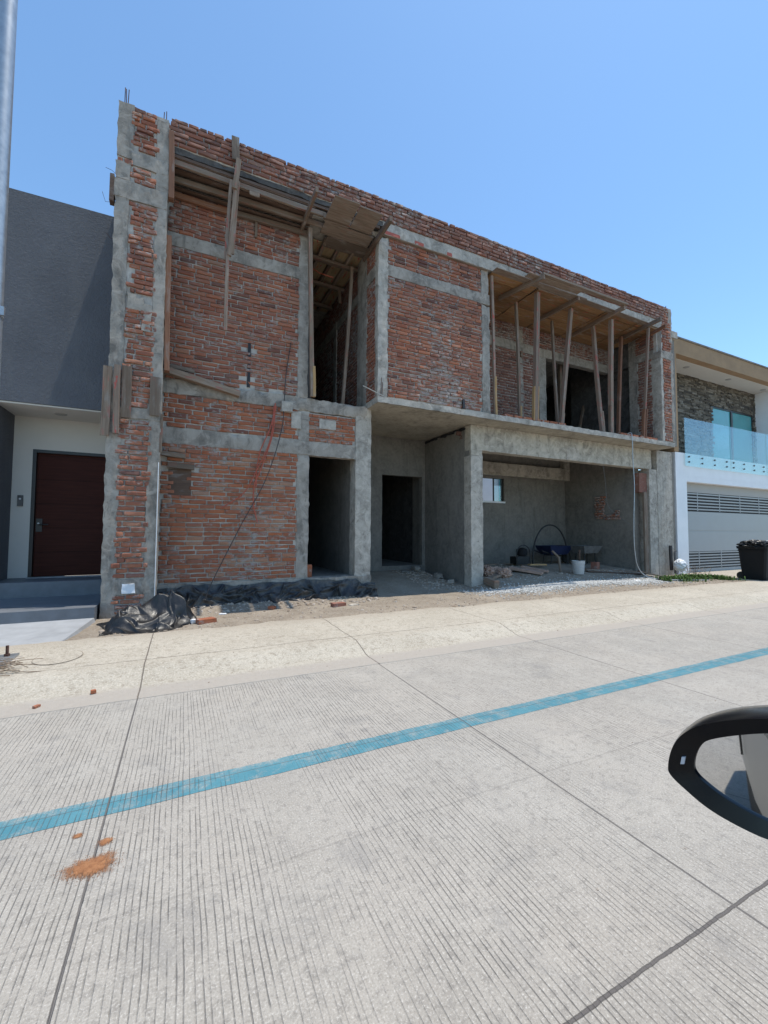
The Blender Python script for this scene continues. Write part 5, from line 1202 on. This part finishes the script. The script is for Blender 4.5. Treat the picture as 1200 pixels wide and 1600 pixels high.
# wing mirror: its face is a real plane; outlines are given on that plane
def ray(px, py): return (CF+CR*((px-600)/653.4)+CU*((800-py)/653.4))
d0 = ray(1015, 905).normalized(); mn = (Vector((-1, 0, 0))-d0).normalized()
GP = CAM+ray(1120, 1200)*.43
def onp(px, py, off=0.0):
    d = ray(px, py); t_ = (GP+mn*off-CAM).dot(mn)/d.dot(mn); return CAM+d*t_
def smooth_loop(pts, n=5):
    P = [Vector((a, b, 0)) for a, b in pts]; N = len(P); out = []
    for i in range(N):
        a, b, c_, d = P[i-1], P[i], P[(i+1) % N], P[(i+2) % N]
        for k in range(n):
            t_ = k/n; q = .5*((2*b)+(c_-a)*t_+(2*a-5*b+4*c_-d)*t_*t_+(3*b-a-3*c_+d)*t_**3); out.append((q.x, q.y))
    return out
outer = smooth_loop([(1043, 1196), (1048, 1171), (1062, 1149), (1090, 1133), (1135, 1124), (1190, 1121), (1250, 1124), (1310, 1140), (1340, 1180), (1335, 1250), (1300, 1310), (1250, 1325), (1200, 1312), (1150, 1289), (1105, 1262), (1068, 1231), (1047, 1210)])
inner = smooth_loop([(1085, 1199), (1088, 1181), (1097, 1165), (1112, 1157), (1150, 1151), (1195, 1148), (1240, 1150), (1285, 1160), (1310, 1185), (1308, 1240), (1285, 1285), (1245, 1297), (1200, 1283), (1165, 1266), (1130, 1245), (1104, 1225), (1090, 1211)])
mir = MB(); N = len(outer)
ctr_o = sum((onp(*p) for p in outer), Vector())/N
Wm = MB(); rings = []
O0 = [onp(*p) for p in outer]; I0 = [onp(*p) for p in inner]
def shrink(Rg, k, off): return [ctr_o+(p-ctr_o)*k+(-mn)*off for p in Rg]
rings = [shrink(I0, 1.015, .006), shrink(I0, 1.02, .0015), shrink(O0, .985, -.002), shrink(O0, 1.0, .004), shrink(O0, 1.015, .02), shrink(O0, 1.0, .045), shrink(O0, .93, .072), shrink(O0, .78, .095), shrink(O0, .5, .108), shrink(O0, .1, .112)]
V = [p for r in rings for p in r]; fs = []
for k in range(len(rings)-1):
    for i in range(N):
        j = (i+1) % N; fs.append((k*N+i, k*N+j, (k+1)*N+j, (k+1)*N+i))
fs.append(tuple(range((len(rings)-1)*N, len(rings)*N)))
Wm.add(V, fs); hs = Wm.build('wing_mirror', M['gloss'], car, 40)
c = MB(); G0 = shrink(I0, 1.014, .005); c.add(G0+[ctr_o-mn*.005], [((i+1) % N, i, N) for i in range(N)]); c.build('mirror_glass', M['mirror'], hs)
c = MB(); q = [onp(1063, 1194, .0025), onp(1065, 1183, .0025), onp(1071, 1183, .0025), onp(1069, 1194, .0025)]; c.add(q+[p-mn*.004 for p in q], [(0, 1, 2, 3), (0, 4, 5, 1), (1, 5, 6, 2), (2, 6, 7, 3), (3, 7, 4, 0)]); c.build('warning_lamp', M['lamp_w'], hs)
ac = ctr_o-mn*.05; c = MB(); c.tube([ac+Vector((0, -.04, -.03)), Vector((ac.x+.05, CARY-.05, ac.z-.06)), Vector((ac.x+.05, CARY-.2, ac.z-.07))], [.03, .028, .035], 12); c.build('mirror_arm', M['gloss'], hs, 60)
